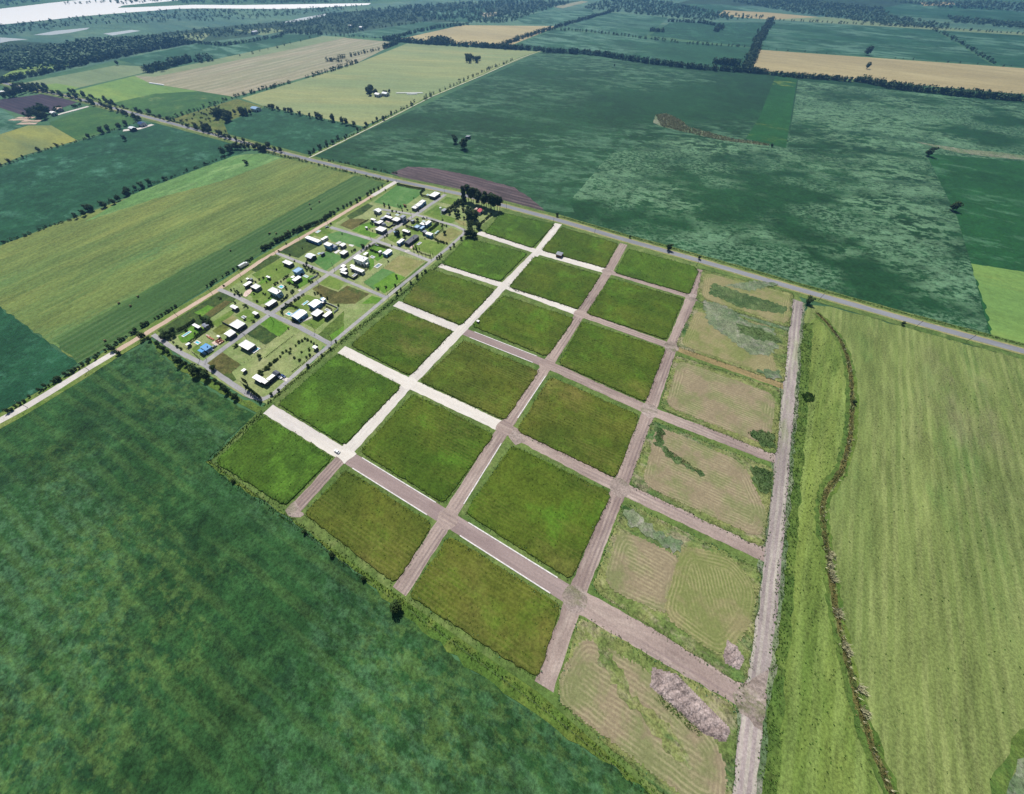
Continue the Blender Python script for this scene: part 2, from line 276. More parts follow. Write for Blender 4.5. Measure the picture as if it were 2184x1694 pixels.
# ---------------------------------------------------------------- object helpers
def tag(o, label=None, cat=None, group=None, kind=None):
    if label: o['label'] = label
    if cat: o['category'] = cat
    if group: o['group'] = group
    if kind: o['kind'] = kind
    return o
def mesh_data(name, verts, faces, mat, smooth=False):
    me = bpy.data.meshes.new(name); me.from_pydata([tuple(v) for v in verts], [], faces); me.update()
    if mat: me.materials.append(MATS[mat])
    if smooth:
        for p in me.polygons: p.use_smooth = True
    return me
def link(name, me, parent=None):
    o = bpy.data.objects.new(name, me); col.objects.link(o)
    if parent is not None: o.parent = parent
    return o
def mobj(name, verts, faces, mat, parent=None, smooth=False):
    return link(name, mesh_data(name, verts, faces, mat, smooth), parent)
def empty(name, loc, rz=0.0, scale=None):
    o = bpy.data.objects.new(name, None); col.objects.link(o); o.location = loc; o.rotation_euler = (0, 0, rz); o.empty_display_size = 0.5
    if scale: o.scale = scale
    return o
def box_vf(x0, x1, y0, y1, z0, z1, off=0):
    v = [(x0, y0, z0), (x1, y0, z0), (x1, y1, z0), (x0, y1, z0), (x0, y0, z1), (x1, y0, z1), (x1, y1, z1), (x0, y1, z1)]
    f = [(0, 3, 2, 1), (4, 5, 6, 7), (0, 1, 5, 4), (1, 2, 6, 5), (2, 3, 7, 6), (3, 0, 4, 7)]
    return v, [tuple(i + off for i in q) for q in f]
class MB:
    def __init__(s): s.v = []; s.f = []
    def box(s, *a):
        v, f = box_vf(*a, off=len(s.v)); s.v += v; s.f += f; return s
    def poly(s, pts, faces):
        o = len(s.v); s.v += [tuple(p) for p in pts]; s.f += [tuple(i + o for i in q) for q in faces]; return s
    def cyl(s, p, q, r0, r1, n=8):
        p = Vector(p); q = Vector(q); d = (q - p).normalized(); a = d.orthogonal().normalized(); b = d.cross(a); o = len(s.v)
        for c, r in ((p, r0), (q, r1)):
            for i in range(n):
                t = 2 * math.pi * i / n; s.v.append(tuple(c + a * (r * math.cos(t)) + b * (r * math.sin(t))))
        for i in range(n): s.f.append((o + i, o + (i + 1) % n, o + n + (i + 1) % n, o + n + i))
        s.f.append(tuple(o + i for i in reversed(range(n)))); s.f.append(tuple(o + n + i for i in range(n))); return s
    def build(s, name, mat, parent=None, smooth=False): return mobj(name, s.v, s.f, mat, parent, smooth)

LAYER = [0.02]
def ground_patch(name, pts, mat, z=None, kind='structure', label=None, jag=0.0, step=6.0):
    """Flat sheet of ground laid 4 mm or more above the one below; edges may be ragged."""
    if z is None:
        LAYER[0] += 0.003; z = LAYER[0]
    P = [Vector((p.x, p.y, z)) for p in pts]
    if jag:
        Q = []
        for a, b in zip(P, P[1:] + P[:1]):
            n = max(1, int((b - a).length / step)); t = (b - a)
            nrm = Vector((-t.y, t.x, 0)).normalized() if t.length > 0 else Vector((0, 0, 0))
            for i in range(n):
                q = a + t * (i / n)
                Q.append(q + nrm * rnd.uniform(-jag, jag))
        P = Q
    o = mobj(name, P, [tuple(range(len(P)))], mat)
    if o.data.polygons[0].normal.z < 0: o.data.flip_normals()
    return tag(o, label, None, None, kind)
def D(*pts): return [at(x, y) for x, y in pts]
def offset_line(P, d):
    out = []
    for i, p in enumerate(P):
        a = P[max(0, i - 1)]; b = P[min(len(P) - 1, i + 1)]; t = (b - a); t.z = 0; t.normalize()
        out.append(p + Vector((-t.y, t.x, 0)) * d)
    return out
def resample(P, step):
    out = [P[0]]
    for a, b in zip(P, P[1:]):
        n = max(1, int((b - a).length / step))
        for i in range(1, n + 1): out.append(a + (b - a) * (i / n))
    return out
def strip(name, pts, width, mat, z, jag=0.0, step=5.0, kind='structure', label=None):
    P = resample([Vector((p.x, p.y, z)) for p in pts], step)
    L = offset_line(P, width / 2); R = offset_line(P, -width / 2)
    if jag:
        L = [p + Vector((rnd.uniform(-jag, jag), rnd.uniform(-jag, jag), 0)) for p in L]; R = [p + Vector((rnd.uniform(-jag, jag), rnd.uniform(-jag, jag), 0)) for p in R]
    n = len(P); v = L + R; f = [(i, n + i, n + i + 1, i + 1) for i in range(n - 1)]
    o = mobj(name, v, f, mat)
    if o.data.polygons[0].normal.z < 0: o.data.flip_normals()
    return tag(o, label, None, None, kind)

# ---------------------------------------------------------------- ground and fields
tag(mobj('ground', [(-16000, -6000, 0), (16000, -6000, 0), (16000, 20000, 0), (-16000, 20000, 0)], [(0, 1, 2, 3)], 'plain'), 'green plain of farmland reaching to the horizon', None, None, 'structure')

def fld(name, mat, pts, label=None, jag=0.0): return ground_patch(name, D(*pts), mat, label=label, jag=jag, step=5.0)
# far band: river, marsh and woods floor
fld('marsh', 'marsh', [(-900, 190), (-500, 125), (0, 53), (175, 35), (375, 20), (560, 20), (790, 9), (1000, -8), (1600, -14), (2600, 20), (2900, 120), (2400, 90), (2184, 75), (1640, 48), (1200, 60), (985, 52), (740, 75), (430, 92), (10, 178), (-500, 260)], 'hazy wetland beyond the fields')
fld('wood_ground', 'wood_floor', [(-700, 175), (0, 85), (150, 95), (420, 62), (640, 42), (700, 28), (900, 14), (1100, 5), (1240, 2), (1000, 46), (880, 50), (740, 72), (600, 70), (420, 92), (190, 134), (0, 176), (-600, 290)], 'dark ground under the far woodland')
fld('wood_ground', 'wood_floor', [(1420, 14), (1700, 12), (1900, 28), (2184, 60), (2500, 84), (2500, 60), (2184, 30), (1900, -2), (1500, -8)], 'dark ground under the woodland by the horizon')
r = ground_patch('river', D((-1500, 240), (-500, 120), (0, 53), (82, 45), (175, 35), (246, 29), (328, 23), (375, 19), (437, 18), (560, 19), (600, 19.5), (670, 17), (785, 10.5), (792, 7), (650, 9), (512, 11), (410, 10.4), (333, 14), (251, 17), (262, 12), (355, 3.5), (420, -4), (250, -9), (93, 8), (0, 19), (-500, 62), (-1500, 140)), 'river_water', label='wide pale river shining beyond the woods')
for pts in ([(71, 75), (118, 66), (191, 59), (185, 63), (150, 70), (109, 75)], [(599, 49), (640, 39), (698, 29), (692, 34), (660, 41), (630, 47)], [(0, 92), (20, 88), (60, 84), (0, 80)], [(220, 72), (280, 64), (300, 66), (240, 76)]):
    ground_patch('pond', D(*pts), 'pond_water', label='small pale pond in the wetland')

far = [
 ('grey_green', [(346, 79), (420, 68), (450, 72), (430, 88), (395, 86)]), ('grey_green', [(500, 64), (580, 60), (606, 66), (560, 76)]),
 ('light_green', [(0, 165), (65, 130), (130, 138), (215, 114), (230, 122), (150, 140), (20, 166)]),
 ('soy_teal', [(250, 128), (430, 92), (490, 98), (600, 74), (690, 74), (600, 108), (440, 130), (310, 142)]),
 ('grey_green', [(35, 180), (250, 139), (310, 142), (330, 150), (287, 160), (170, 187), (120, 178), (60, 186)]),
 ('light_green', [(60, 186), (120, 178), (170, 187), (142, 196), (100, 194)]),
 ('light_green', [(142, 198), (287, 162), (320, 178), (500, 208), (366, 254), (273, 236)]),
 ('crop_green', [(240, 220), (330, 200), (440, 194), (500, 208), (366, 254), (273, 236)]),
 ('pink_stubble', [(287, 162), (440, 131), (690, 77), (848, 91), (765, 133), (500, 207), (320, 178)]),
 ('grey_green', [(287, 162), (440, 131), (690, 77), (740, 80), (600, 110), (440, 142), (330, 164)]),
 ('yellow_field', [(515, 210), (768, 133), (868, 93), (1150, 110), (920, 206), (775, 270), (640, 243), (560, 226)]),
 ('scrub_ground', [(360, 256), (505, 211), (562, 228), (480, 262), (492, 300), (400, 272)]),
 ('soy_dark_left', [(478, 264), (564, 230), (770, 272), (655, 332), (492, 300)]),
 ('soy_teal', [(738, 76), (900, 46), (985, 53), (852, 85)]),
 ('straw', [(855, 83), (985, 54), (1190, 56), (1090, 97), (1000, 97), (960, 92)]),
 ('soy_teal', [(890, 34), (960, 22), (1050, 26), (1000, 48), (960, 44)]), ('soy_teal', [(880, 30), (960, 18), (1060, 12), (1050, 24), (960, 22)]),
 ('pink_stubble', [(1020, 28), (1060, 26), (1062, 32), (1035, 38)]), ('soy_teal', [(1095, 38), (1170, 24), (1260, 20), (1270, 30), (1195, 52), (1120, 52)]),
 ('pink_stubble', [(1180, 15), (1240, 2), (1255, 4), (1200, 18)]), ('soy_teal', [(1120, 20), (1180, 14), (1190, 20), (1140, 26)]),
 ('soy_teal', [(1095, 99), (1182, 63), (1600, 103), (1590, 130), (1575, 148), (1300, 122)]),
 ('soy_teal', [(1195, 60), (1290, 27), (1425, 38), (1395, 64), (1370, 80)]), ('soy_dark_left', [(1385, 76), (1430, 48), (1640, 48), (1605, 101)]),
 ('soy_teal', [(1400, 8), (1540, 10), (1620, 20), (1530, 34), (1440, 22)]), ('straw', [(1530, 34), (1545, 22), (1640, 27), (1760, 38), (1758, 46), (1640, 42)]),
 ('soy_teal', [(1640, 48), (1760, 52), (1990, 62), (2115, 138), (1620, 105)]), ('grey_green', [(1650, 42), (1760, 36), (1990, 58), (2184, 70), (2400, 84), (2400, 96), (2184, 76)]),
 ('soy_teal', [(2003, 66), (2184, 76), (2500, 104), (2500, 170), (2184, 144), (2122, 138)]), ('soy_teal', [(1880, 18), (1930, 8), (2100, 14), (2184, 28), (2300, 36), (2300, 60), (2184, 46), (2000, 40), (1890, 32)]),
 ('straw', [(1962, 5), (2030, 4), (2040, 10), (1970, 13)]),
 ('straw', [(1612, 106), (2184, 146), (2600, 178), (2600, 250), (2184, 202), (1602, 150)]),
 ('ploughed', [(0, 213), (90, 201), (170, 217), (110, 238), (52, 247), (0, 230), (-120, 225)]),
 ('soy_teal', [(-200, 235), (0, 230), (58, 268), (0, 287), (-200, 350)]),
 ('crop_green', [(105, 262), (190, 228), (205, 228), (298, 252), (287, 263), (167, 300), (110, 268)]),
 ('yellow_crop', [(-200, 355), (0, 287), (60, 268), (110, 268), (165, 300), (50, 332), (0, 353), (-300, 470)]),
 ('soy_dark_left', [(-400, 520), (0, 360), (55, 334), (165, 303), (290, 264), (330, 262), (500, 308), (520, 325), (300, 408), (0, 522), (-300, 660)]),
 ('hay', [(0, 524), (520, 330), (560, 328), (640, 345), (755, 374), (835, 388), (560, 535), (320, 690), (168, 775), (0, 655), (-95, 588)]),
 ('hay_margin', [(290, 412), (500, 332), (560, 328), (600, 337), (480, 385), (330, 424), (180, 474)]),
 ('mown_strip', [(112, 728), (755, 376), (835, 388), (560, 538), (320, 692), (168, 775)]),
 ('soy_dark_left', [(-95, 588), (0, 656), (165, 776), (80, 836), (0, 885), (-400, 1090), (-400, 720)]),
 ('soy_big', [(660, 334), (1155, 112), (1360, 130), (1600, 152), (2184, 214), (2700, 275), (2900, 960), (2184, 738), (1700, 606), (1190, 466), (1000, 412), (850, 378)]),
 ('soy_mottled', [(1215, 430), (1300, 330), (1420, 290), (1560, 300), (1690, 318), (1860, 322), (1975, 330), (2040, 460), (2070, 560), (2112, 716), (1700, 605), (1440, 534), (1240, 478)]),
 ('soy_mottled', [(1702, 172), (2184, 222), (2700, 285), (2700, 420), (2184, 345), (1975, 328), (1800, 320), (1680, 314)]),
 ('soy_bright', [(1655, 160), (1700, 169), (1676, 316), (1590, 296), (1620, 250)]),
 ('soy_right', [(1975, 328), (2184, 345), (2700, 420), (2800, 930), (2184, 740), (2112, 716), (2070, 560), (2040, 460)]),
 ('light_green', [(2070, 562), (2184, 580), (2500, 640), (2600, 880), (2184, 738), (2116, 716), (2100, 650)]),
 ('ploughed_brown', [(832, 370), (870, 356), (920, 358), (1000, 374), (1095, 400), (1130, 422), (1166, 453), (1080, 438), (980, 412), (860, 380)]),
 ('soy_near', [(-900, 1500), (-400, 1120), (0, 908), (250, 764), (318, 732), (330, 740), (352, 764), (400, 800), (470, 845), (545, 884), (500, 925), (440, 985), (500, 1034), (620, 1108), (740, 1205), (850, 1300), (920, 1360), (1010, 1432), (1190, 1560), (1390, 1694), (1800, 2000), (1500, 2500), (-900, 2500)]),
 ('margin_olive', [(440, 985), (500, 1034), (620, 1108), (740, 1205), (850, 1300), (920, 1360), (1010, 1432), (1190, 1560), (1390, 1694), (1800, 2000), (1900, 2000), (1500, 1720), (1180, 1490), (860, 1275), (640, 1110), (450, 980)]),
 ('margin_olive', [(330, 738), (352, 762), (400, 798), (470, 838), (550, 880), (566, 872), (500, 842), (440, 800), (400, 776), (350, 740), (322, 724)]),
 ('pasture_right', [(1722, 652), (1770, 655), (2184, 768), (2700, 900), (3000, 2000), (1560, 2000), (1590, 1694), (1640, 1350), (1676, 1000), (1706, 700)]),
 ('pasture_strip', [(1712, 700), (1742, 674), (1790, 740), (1806, 800), (1812, 880), (1800, 960), (1752, 1050), (1745, 1100), (1768, 1280), (1800, 1440), (1860, 1640), (1900, 1760), (1570, 1760), (1600, 1660), (1648, 1350), (1682, 1000)]),
 ('pasture_edge', [(1712, 690), (1734, 690), (1722, 860), (1712, 1000), (1700, 1150), (1690, 1320), (1672, 1500), (1660, 1700), (1600, 1760), (1608, 1694), (1642, 1350), (1680, 980)]),
 ('pasture_edge', [(2100, 1720), (2124, 1650), (2160, 1580), (2200, 1545), (2300, 1480), (2300, 1560), (2170, 1620), (2140, 1720)]),
 ('grey_weeds', [(2140, 1720), (2170, 1620), (2300, 1540), (2400, 1720)]),
]
NAMES = {'soy': 'crop_field', 'hay': 'hay_field', 'mown': 'hay_field', 'ploughed': 'ploughed_field', 'pasture': 'pasture', 'straw': 'stubble_field', 'pink': 'stubble_field', 'yellow': 'stubble_field'}
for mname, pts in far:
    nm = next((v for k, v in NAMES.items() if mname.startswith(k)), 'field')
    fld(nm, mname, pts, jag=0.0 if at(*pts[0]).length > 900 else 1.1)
# dry reeds in the big crop field
fld('reed_bed', 'grey_weeds', [(1398, 246), (1420, 243), (1450, 256), (1468, 272), (1560, 296), (1640, 308), (1640, 312), (1540, 300), (1450, 280), (1410, 270), (1393, 262)], jag=1.0)
fld('reed_bed', 'grey_weeds', [(1950, 302), (2050, 318), (2120, 324), (2300, 345), (2300, 352), (2120, 336), (2040, 326)], jag=1.0)

# main paved road with its verges, tracks and streets
MAIN = D((-500, 70), (-100, 152), (35, 184), (150, 207), (330, 254), (500, 299), (660, 341), (840, 385), (980, 414), (1190, 470), (1340, 514), (1490, 556), (1700, 617), (1950, 687), (2184, 750), (2600, 866))
strip('road_verge', MAIN, 25, 'verge_green', LAYER[0] + 0.012, 0.5, 9)
strip('road_shoulder', MAIN, 11.5, 'sandy_verge', LAYER[0] + 0.03, 0.5, 7)
strip('paved_road', MAIN, 7.2, 'asphalt', LAYER[0] + 0.06, 0, 20, label='grey asphalt country road crossing the farmland')
ZR = LAYER[0] + 0.05
DIRT = D((-300, 1062), (0, 898), (60, 866), (125, 826), (180, 792), (245, 752), (322, 706), (460, 622), (560, 555), (700, 475), (795, 418), (845, 388))
strip('track_verge', DIRT, 17, 'verge', ZR - 0.008, 0.6, 7)
strip('dirt_road', DIRT[:6], 6.5, 'gravel_white', ZR + 0.02, 0.25, 5, label='pale gravel track between the crop fields')
strip('dirt_road', DIRT[5:11], 5.5, 'dirt_pink', ZR + 0.02, 0.35, 4, label='pinkish dirt track beside the housing estate')
strip('dirt_road', DIRT[10:], 7.0, 'gravel_white', ZR + 0.02, 0.25, 5, label='pale gravel track end meeting the paved road')
FARLANE = D((657, 337), (790, 272), (922, 205), (1030, 160), (1109, 124), (1155, 108))
strip('farm_lane', FARLANE, 9, 'verge', ZR, 0.8, 12)
strip('farm_lane', offset_line(FARLANE, -1.5), 1.8, 'gravel_white', ZR + 0.02, 0.4, 12, label='pale lane between two large fields')
strip('farm_lane', [T4(u, v) for u, v in ((0, 555), (400, 602), (900, 640), (1200, 692), (1700, 745), (2184, 785))], 8, 'verge', ZR, 0.8, 15)
strip('farm_lane', [T1(u, v) for u, v in ((690, 832), (500, 882), (440, 900))], 7, 'gravel_white', ZR, 0.8, 15, label='pale lane to the farmyard')
strip('farm_lane', [T1(u, v) for u, v in ((1195, 972), (1090, 1005), (960, 1020))], 9, 'gravel_white', ZR, 0.8, 15, label='pale drive to the roadside farmhouse')

# ---------------------------------------------------------------- subdivision: base, streets, lots
ground_patch('subdivision_ground', D((1060, 446), (1190, 474), (1340, 520), (1490, 565), (1700, 628), (1714, 650), (1690, 1000), (1650, 1340), (1605, 1600), (1585, 1800), (1500, 1790), (1150, 1478), (855, 1275), (620, 1106), (448, 984), (560, 868), (720, 730), (930, 556), (1000, 500)), 'verge_green', z=ZR - 0.03, label='rough grassy ground of the new subdivision')
X = {(0,1):(1020,497),(0,2):(938,566),(0,3):(845,648),(0,4):(728,746),(0,5):(572,873),
 (1,0):(1191,478),(1,1):(1147,538),(1,2):(1075,610),(1,3):(983,705),(1,4):(873,818),(1,5):(735,971),(1,6):(622,1096),
 (2,0):(1330,521),(2,1):(1297,580),(2,2):(1238,670),(2,3):(1168,778),(2,4):(1076,913),(2,5):(954,1106),(2,6):(852,1262),
 (3,0):(1492,575),(3,1):(1475,634),(3,2):(1432,740),(3,3):(1385,876),(3,4):(1322,1040),(3,5):(1226,1277),(3,6):(1160,1466),
 (4,1):(1688,706),(4,2):(1680,828),(4,3):(1666,984),(4,4):(1640,1188),(4,5):(1604,1490)}
def seg(*keys): return [at(*X[k]) for k in keys]
Z1, Z2, Z3 = ZR + 0.0, ZR + 0.012, ZR + 0.024
def street(keys, mat, w=8.6, z=Z1, jag=0.35, label=None): return strip('street', seg(*keys), w, mat, z, jag, 3.5, label=label)
street([(1,1),(2,1)], 'gravel_white'); street([(0,1),(1,1)], 'gravel_white', 7.8); street([(0,2),(1,2),(2,2)], 'gravel_white', 7.6)
street([(0,3),(1,3)], 'gravel_white', 8.4); street([(0,4),(1,4),(2,4)], 'gravel_white', 8.6); street([(0,5),(1,5)], 'gravel_white', 8.6)
street([(2,1),(3,1)], 'dirt_purple', 6.6); street([(2,2),(3,2)], 'dirt_purple', 7.4); street([(2,3),(3,3),(4,3)], 'dirt_purple', 8.4); street([(2,4),(3,4),(4,4)], 'dirt_purple', 8.6)
street([(1,3),(2,3)], 'wet_paving', 8.0, jag=0.1); street([(1,5),(2,5),(3,5)], 'wet_paving', 8.8, jag=0.1); street([(3,5),(4,5)], 'dirt_purple', 11.5)
street([(3,2),(4,2)], 'dirt_orange', 6.6); street([(3,1),(4,1)], 'grey_weeds', 7.0)
street([(1,0),(1,1),(1,2),(1,3),(1,4),(1,5)], 'gravel_ave', 8.6, Z2, label='white gravel avenue running the length of the subdivision')
street([(1,5),(1,6)], 'dirt_ave', 8.0, Z2); street([(2,0),(2,1),(2,2),(2,3),(2,4),(2,5),(2,6)], 'dirt_ave', 8.8, Z2); street([(3,0),(3,1),(3,2),(3,3),(3,4),(3,5),(3,6)], 'dirt_ave', 9.0, Z2)
A4 = D((1702, 642), (1692, 720), (1686, 800), (1668, 985), (1652, 1165), (1632, 1340), (1606, 1500), (1592, 1640), (1575, 1800))
strip('dirt_track', A4, 13, 'grey_weeds', Z1 - 0.008, 1.2, 4)
strip('dirt_track', A4, 8.6, 'dirt_track', Z2 + 0.006, 0.6, 4, label='wide bare earth track along the edge of the pasture')
for k, pts in enumerate(([(1075, 915), (1088, 906), (1120, 940), (1100, 950)], [(1620, 1440), (1640, 1430), (1625, 1560), (1580, 1520), (1560, 1480)], [(735, 946), (760, 968), (735, 990), (715, 972)])):
    ground_patch('junction', D(*pts), 'dirt_rough' if k < 2 else 'gravel_white', z=Z2 + 0.02 + 0.006 * k, jag=0.8, step=3)
for c, s in ((2, 1), (2, 2), (3, 1), (3, 2), (3, 3), (3, 4), (2, 3), (2, 4), (3, 5), (2, 5)):
    p = at(*X[(c, s)]); ground_patch('junction', [p + Vector((6.5 * math.cos(t), 6.5 * math.sin(t), 0)) for t in np.linspace(0, 6.28, 14)[:-1]], 'dirt_rough' if c == 3 else 'dirt_purple', z=Z3 + 0.01, jag=0.7, step=2)
ground_patch('junction', [at(*X[(1, 4)]) + Vector((6 * math.cos(t), 6 * math.sin(t), 0)) for t in np.linspace(0, 6.28, 14)[:-1]], 'gravel_white', z=Z3 + 0.01, jag=0.5, step=2)
ground_patch('spoil_ground', [at(x, y) for x, y in ((608, 1088), (628, 1070), (650, 1100), (640, 1106), (620, 1104))], 'dirt_rough', z=Z3 + 0.03, jag=0.6, step=2)

def kerb(a, b, off):
    P = resample([a, b], 8.0); P = [P[0] + (P[1] - P[0]) * 0.75] + P[1:-1] + [P[-1] + (P[-2] - P[-1]) * 0.75]
    Lp = offset_line(P, off - 0.32); Rp = offset_line(P, off + 0.32); v = []; f = []
    for l, r_ in zip(Lp, Rp):
        for p, z in ((l, 0.0), (l, ZR + 0.16), (r_, ZR + 0.16), (r_, 0.0)): v.append((p.x, p.y, z))
    for i in range(len(P) - 1):
        o = 4 * i; f += [(o, o + 4, o + 5, o + 1), (o + 1, o + 5, o + 6, o + 2), (o + 2, o + 6, o + 7, o + 3)]
    f += [(0, 1, 2, 3), (len(v) - 4, len(v) - 1, len(v) - 2, len(v) - 3)]
    tag(mobj('kerb', v, f, 'concrete'), 'white concrete kerb of the new street', None, None, 'structure')
def kerbs(k0, k1, w, sides=(1, -1)):
    a, b = at(*X[k0]), at(*X[k1]); d = (b - a).normalized()
    for s in sides: kerb(a + d * 5.5, b - d * 5.5, s * w / 2)
kerbs((1,5),(2,5), 8.6); kerbs((2,5),(3,5), 8.6); kerbs((1,3),(2,3), 7.8); kerbs((2,4),(2,5), 8.0, (1,)); kerbs((2,3),(2,4), 8.0, (1,))

def smooth_poly(P, r):
    out = []
    n = len(P)
    for i in range(n):
        a, b, c = P[i - 1], P[i], P[(i + 1) % n]
        rr = min(r, (a - b).length * 0.4, (c - b).length * 0.4)
        p, q = b + (a - b).normalized() * rr, b + (c - b).normalized() * rr
        for t in (0, 0.25, 0.5, 0.75, 1): out.append(p * (1 - t) ** 2 + b * (2 * t * (1 - t)) + q * t * t)
    return out
def ccw(P):
    s = sum(a.x * b.y - b.x * a.y for a, b in zip(P, P[1:] + P[:1])); return P if s > 0 else P[::-1]
LOTS = {}
def lot(name, pts, mat, top=0.75, r=4.0, label=None, z0=None):
    """Raised block of meadow standing above the graded streets, with ragged banks."""
    P = ccw(smooth_poly([at(x, y, top) for x, y in pts], r)); Q = []
    for a, b in zip(P, P[1:] + P[:1]):
        n = max(1, int((b - a).length / 2.2))
        for i in range(n): Q.append(a + (b - a) * (i / n))
    n = len(Q); ring = []
    cen = sum(Q, Vector()) / n
    for i, q in enumerate(Q):
        t = (Q[(i + 1) % n] - Q[i - 1]); nr = Vector((t.y, -t.x, 0)).normalized()
        j = rnd.uniform(-0.45, 0.45)
        ring.append((q + nr * j, nr))
    v = [(q.x - nr.x * 0.5, q.y - nr.y * 0.5, top + rnd.uniform(-0.06, 0.1)) for q, nr in ring] + [(q.x, q.y, top - 0.12 + rnd.uniform(-0.1, 0.1)) for q, nr in ring] + [(q.x + nr.x * 0.45, q.y + nr.y * 0.45, 0.0) for q, nr in ring]
    f = [tuple(range(n))]
    for k in (0, 1): f += [((k + 1) * n + i, (k + 1) * n + (i + 1) % n, k * n + (i + 1) % n, k * n + i) for i in range(n)]
    LOTS[label or str(len(LOTS))] = ([Vector((q.x, q.y, top)) for q, nr in ring], [nr for q, nr in ring], top)
    o = mobj(name, v, f, mat); return tag(o, label, None, None, 'structure')
GL = [
 ('lot_grass_lush', [(1070, 453), (1183, 478), (1135, 528), (1033, 495)]), ('lot_grass', [(1197, 484), (1318, 519), (1291, 571), (1155, 533)]), ('lot_grass_lush', [(1340, 530), (1484, 569), (1490, 578), (1471, 627), (1312, 581)]),
 ('lot_grass_lush', [(995, 507), (1125, 540), (1066, 600), (942, 562)]), ('lot_grass', [(1141, 546), (1281, 587), (1233, 659), (1085, 611)]), ('lot_grass', [(1301, 592), (1459, 637), (1422, 724), (1252, 668)]),
 ('lot_grass', [(915, 573), (1056, 617), (984, 693), (857, 643)]), ('lot_grass', [(1074, 629), (1225, 679), (1167, 760), (1006, 694)]), ('lot_grass', [(1241, 685), (1420, 743), (1377, 857), (1192, 775)]),
 ('lot_grass', [(840, 658), (966, 705), (874, 801), (747, 735)]), ('lot_grass_olive', [(990, 725), (1149, 791), (1077, 896), (895, 812)]), ('lot_grass_olive', [(1174, 803), (1364, 886), (1314, 1019), (1102, 918)]),
 ('lot_grass_lush', [(721, 753), (855, 824), (733, 949), (592, 861)]), ('lot_grass', [(880, 839), (1054, 926), (946, 1073), (767, 962)]), ('lot_grass', [(1092, 950), (1304, 1051), (1217, 1236), (992, 1093)]),
 ('lot_grass_lush', [(560, 886), (709, 975), (608, 1078), (457, 985)]), ('lot_grass_olive', [(738, 1002), (922, 1118), (843, 1245), (648, 1095)]), ('lot_grass_olive', [(958, 1142), (1196, 1291), (1147, 1448), (872, 1270)]),
]
for i, (mt, pts) in enumerate(GL): lot('meadow_lot', pts, mt, ZR + (0.65 if i % 3 else 0.8), 4.0, 'square green meadow lot between the new streets %d' % i)
for o in bpy.data.objects:
    if o.name.startswith('meadow_lot'): o['label'] = 'square green meadow lot between the new streets'; o['group'] = 'meadow lots'

def inside_dist(P, p):
    best = 1e9; n = len(P)
    for i in range(n):
        a, b = P[i], P[(i + 1) % n]; t = b - a
        best = min(best, (t.x * (p.y - a.y) - t.y * (p.x - a.x)) / math.hypot(t.x, t.y))
    return best
def dry_lot(pts, mat, core, top=None, rows=None, lift=0.0):
    top = ZR + 0.15 if top is None else top
    """Mown plot: swaths run round the headland, then in straight rows across the core."""
    if pts: lot('mown_lot', pts, 'lot_margin', top, 5.0, 'dry%d' % len(LOTS))['label'] = 'mown tan plot with curving swath lines beside the earth track'
    P = ccw([at(x, y, top) for x, y in core]); xs = [p.x for p in P]; ys = [p.y for p in P]; st = 0.75
    R = ccw(smooth_poly(P, 9.0)); idx = {}; v = []; f = []; att = []
    nx = int((max(xs) - min(xs)) / st) + 2; ny = int((max(ys) - min(ys)) / st) + 2
    ang = rows if rows is not None else GA
    nrm = Vector((-math.sin(ang), math.cos(ang), 0))
    def vid(i, j):
        k = (i, j)
        if k not in idx:
            p = Vector((min(xs) + i * st, min(ys) + j * st, 0)); d = inside_dist(R, p)
            rowc = p.dot(nrm); blend = min(1.0, max(0.0, (d - 9) / 5.0))
            idx[k] = len(v); v.append((p.x + rnd.uniform(-.15, .15), p.y + rnd.uniform(-.15, .15), top + lift + 0.16 + 0.05 * math.sin(p.x) * math.sin(p.y * 1.3))); att.append(d if d < 8 else rowc)
        return idx[k]
    for i in range(nx):
        for j in range(ny):
            c = Vector((min(xs) + (i + .5) * st, min(ys) + (j + .5) * st, 0))
            if inside_dist(R, c) > 0.6 + rnd.uniform(-.5, .5): f.append((vid(i, j), vid(i + 1, j), vid(i + 1, j + 1), vid(i, j + 1)))
    o = mobj('mown_swaths', v, f, mat); a = o.data.attributes.new('swath', 'FLOAT', 'POINT'); a.data.foreach_set('value', att)
    tag(o, 'tan mown grass lying in rows on a plot', None, None, 'structure')
dry_lot([(1498, 574), (1692, 626), (1686, 700), (1484, 640)], 'swath_olive', [(1502, 580), (1688, 630), (1682, 694), (1494, 636)])
dry_lot([(1482, 650), (1682, 706), (1674, 818), (1440, 738)], 'swath_olive', [(1484, 660), (1640, 720), (1662, 808), (1448, 736)])
dry_lot([(1440, 757), (1667, 832), (1657, 972), (1408, 870)], 'swath_tan', [(1446, 766), (1656, 842), (1644, 955), (1416, 866)])
dry_lot([(1390, 896), (1652, 1000), (1630, 1170), (1344, 1034)], 'swath_tan', [(1400, 906), (1586, 986), (1640, 1098), (1624, 1152), (1366, 1034)])
dry_lot([(1332, 1070), (1626, 1216), (1592, 1468), (1262, 1256)], 'swath_tan', [(1318, 1124), (1462, 1190), (1438, 1322), (1282, 1252)])
dry_lot(None, 'swath_olive', [(1452, 1158), (1568, 1190), (1618, 1260), (1604, 1336), (1546, 1412), (1408, 1314)], rows=math.radians(88), lift=0.03)
dry_lot([(1238, 1314), (1576, 1508), (1560, 1760), (1490, 1760), (1186, 1492)], 'swath_tan', [(1243, 1350), (1384, 1428), (1530, 1580), (1552, 1640), (1548, 1750), (1500, 1735), (1188, 1498), (1190, 1440)])
ZD = ZR + 0.42
def dpatch(mat, pts, z): ground_patch('weed_patch', [at(x, y, z) for x, y in pts], mat, z=z, jag=1.7, step=1.8, label='patch of rough weeds on a mown plot')
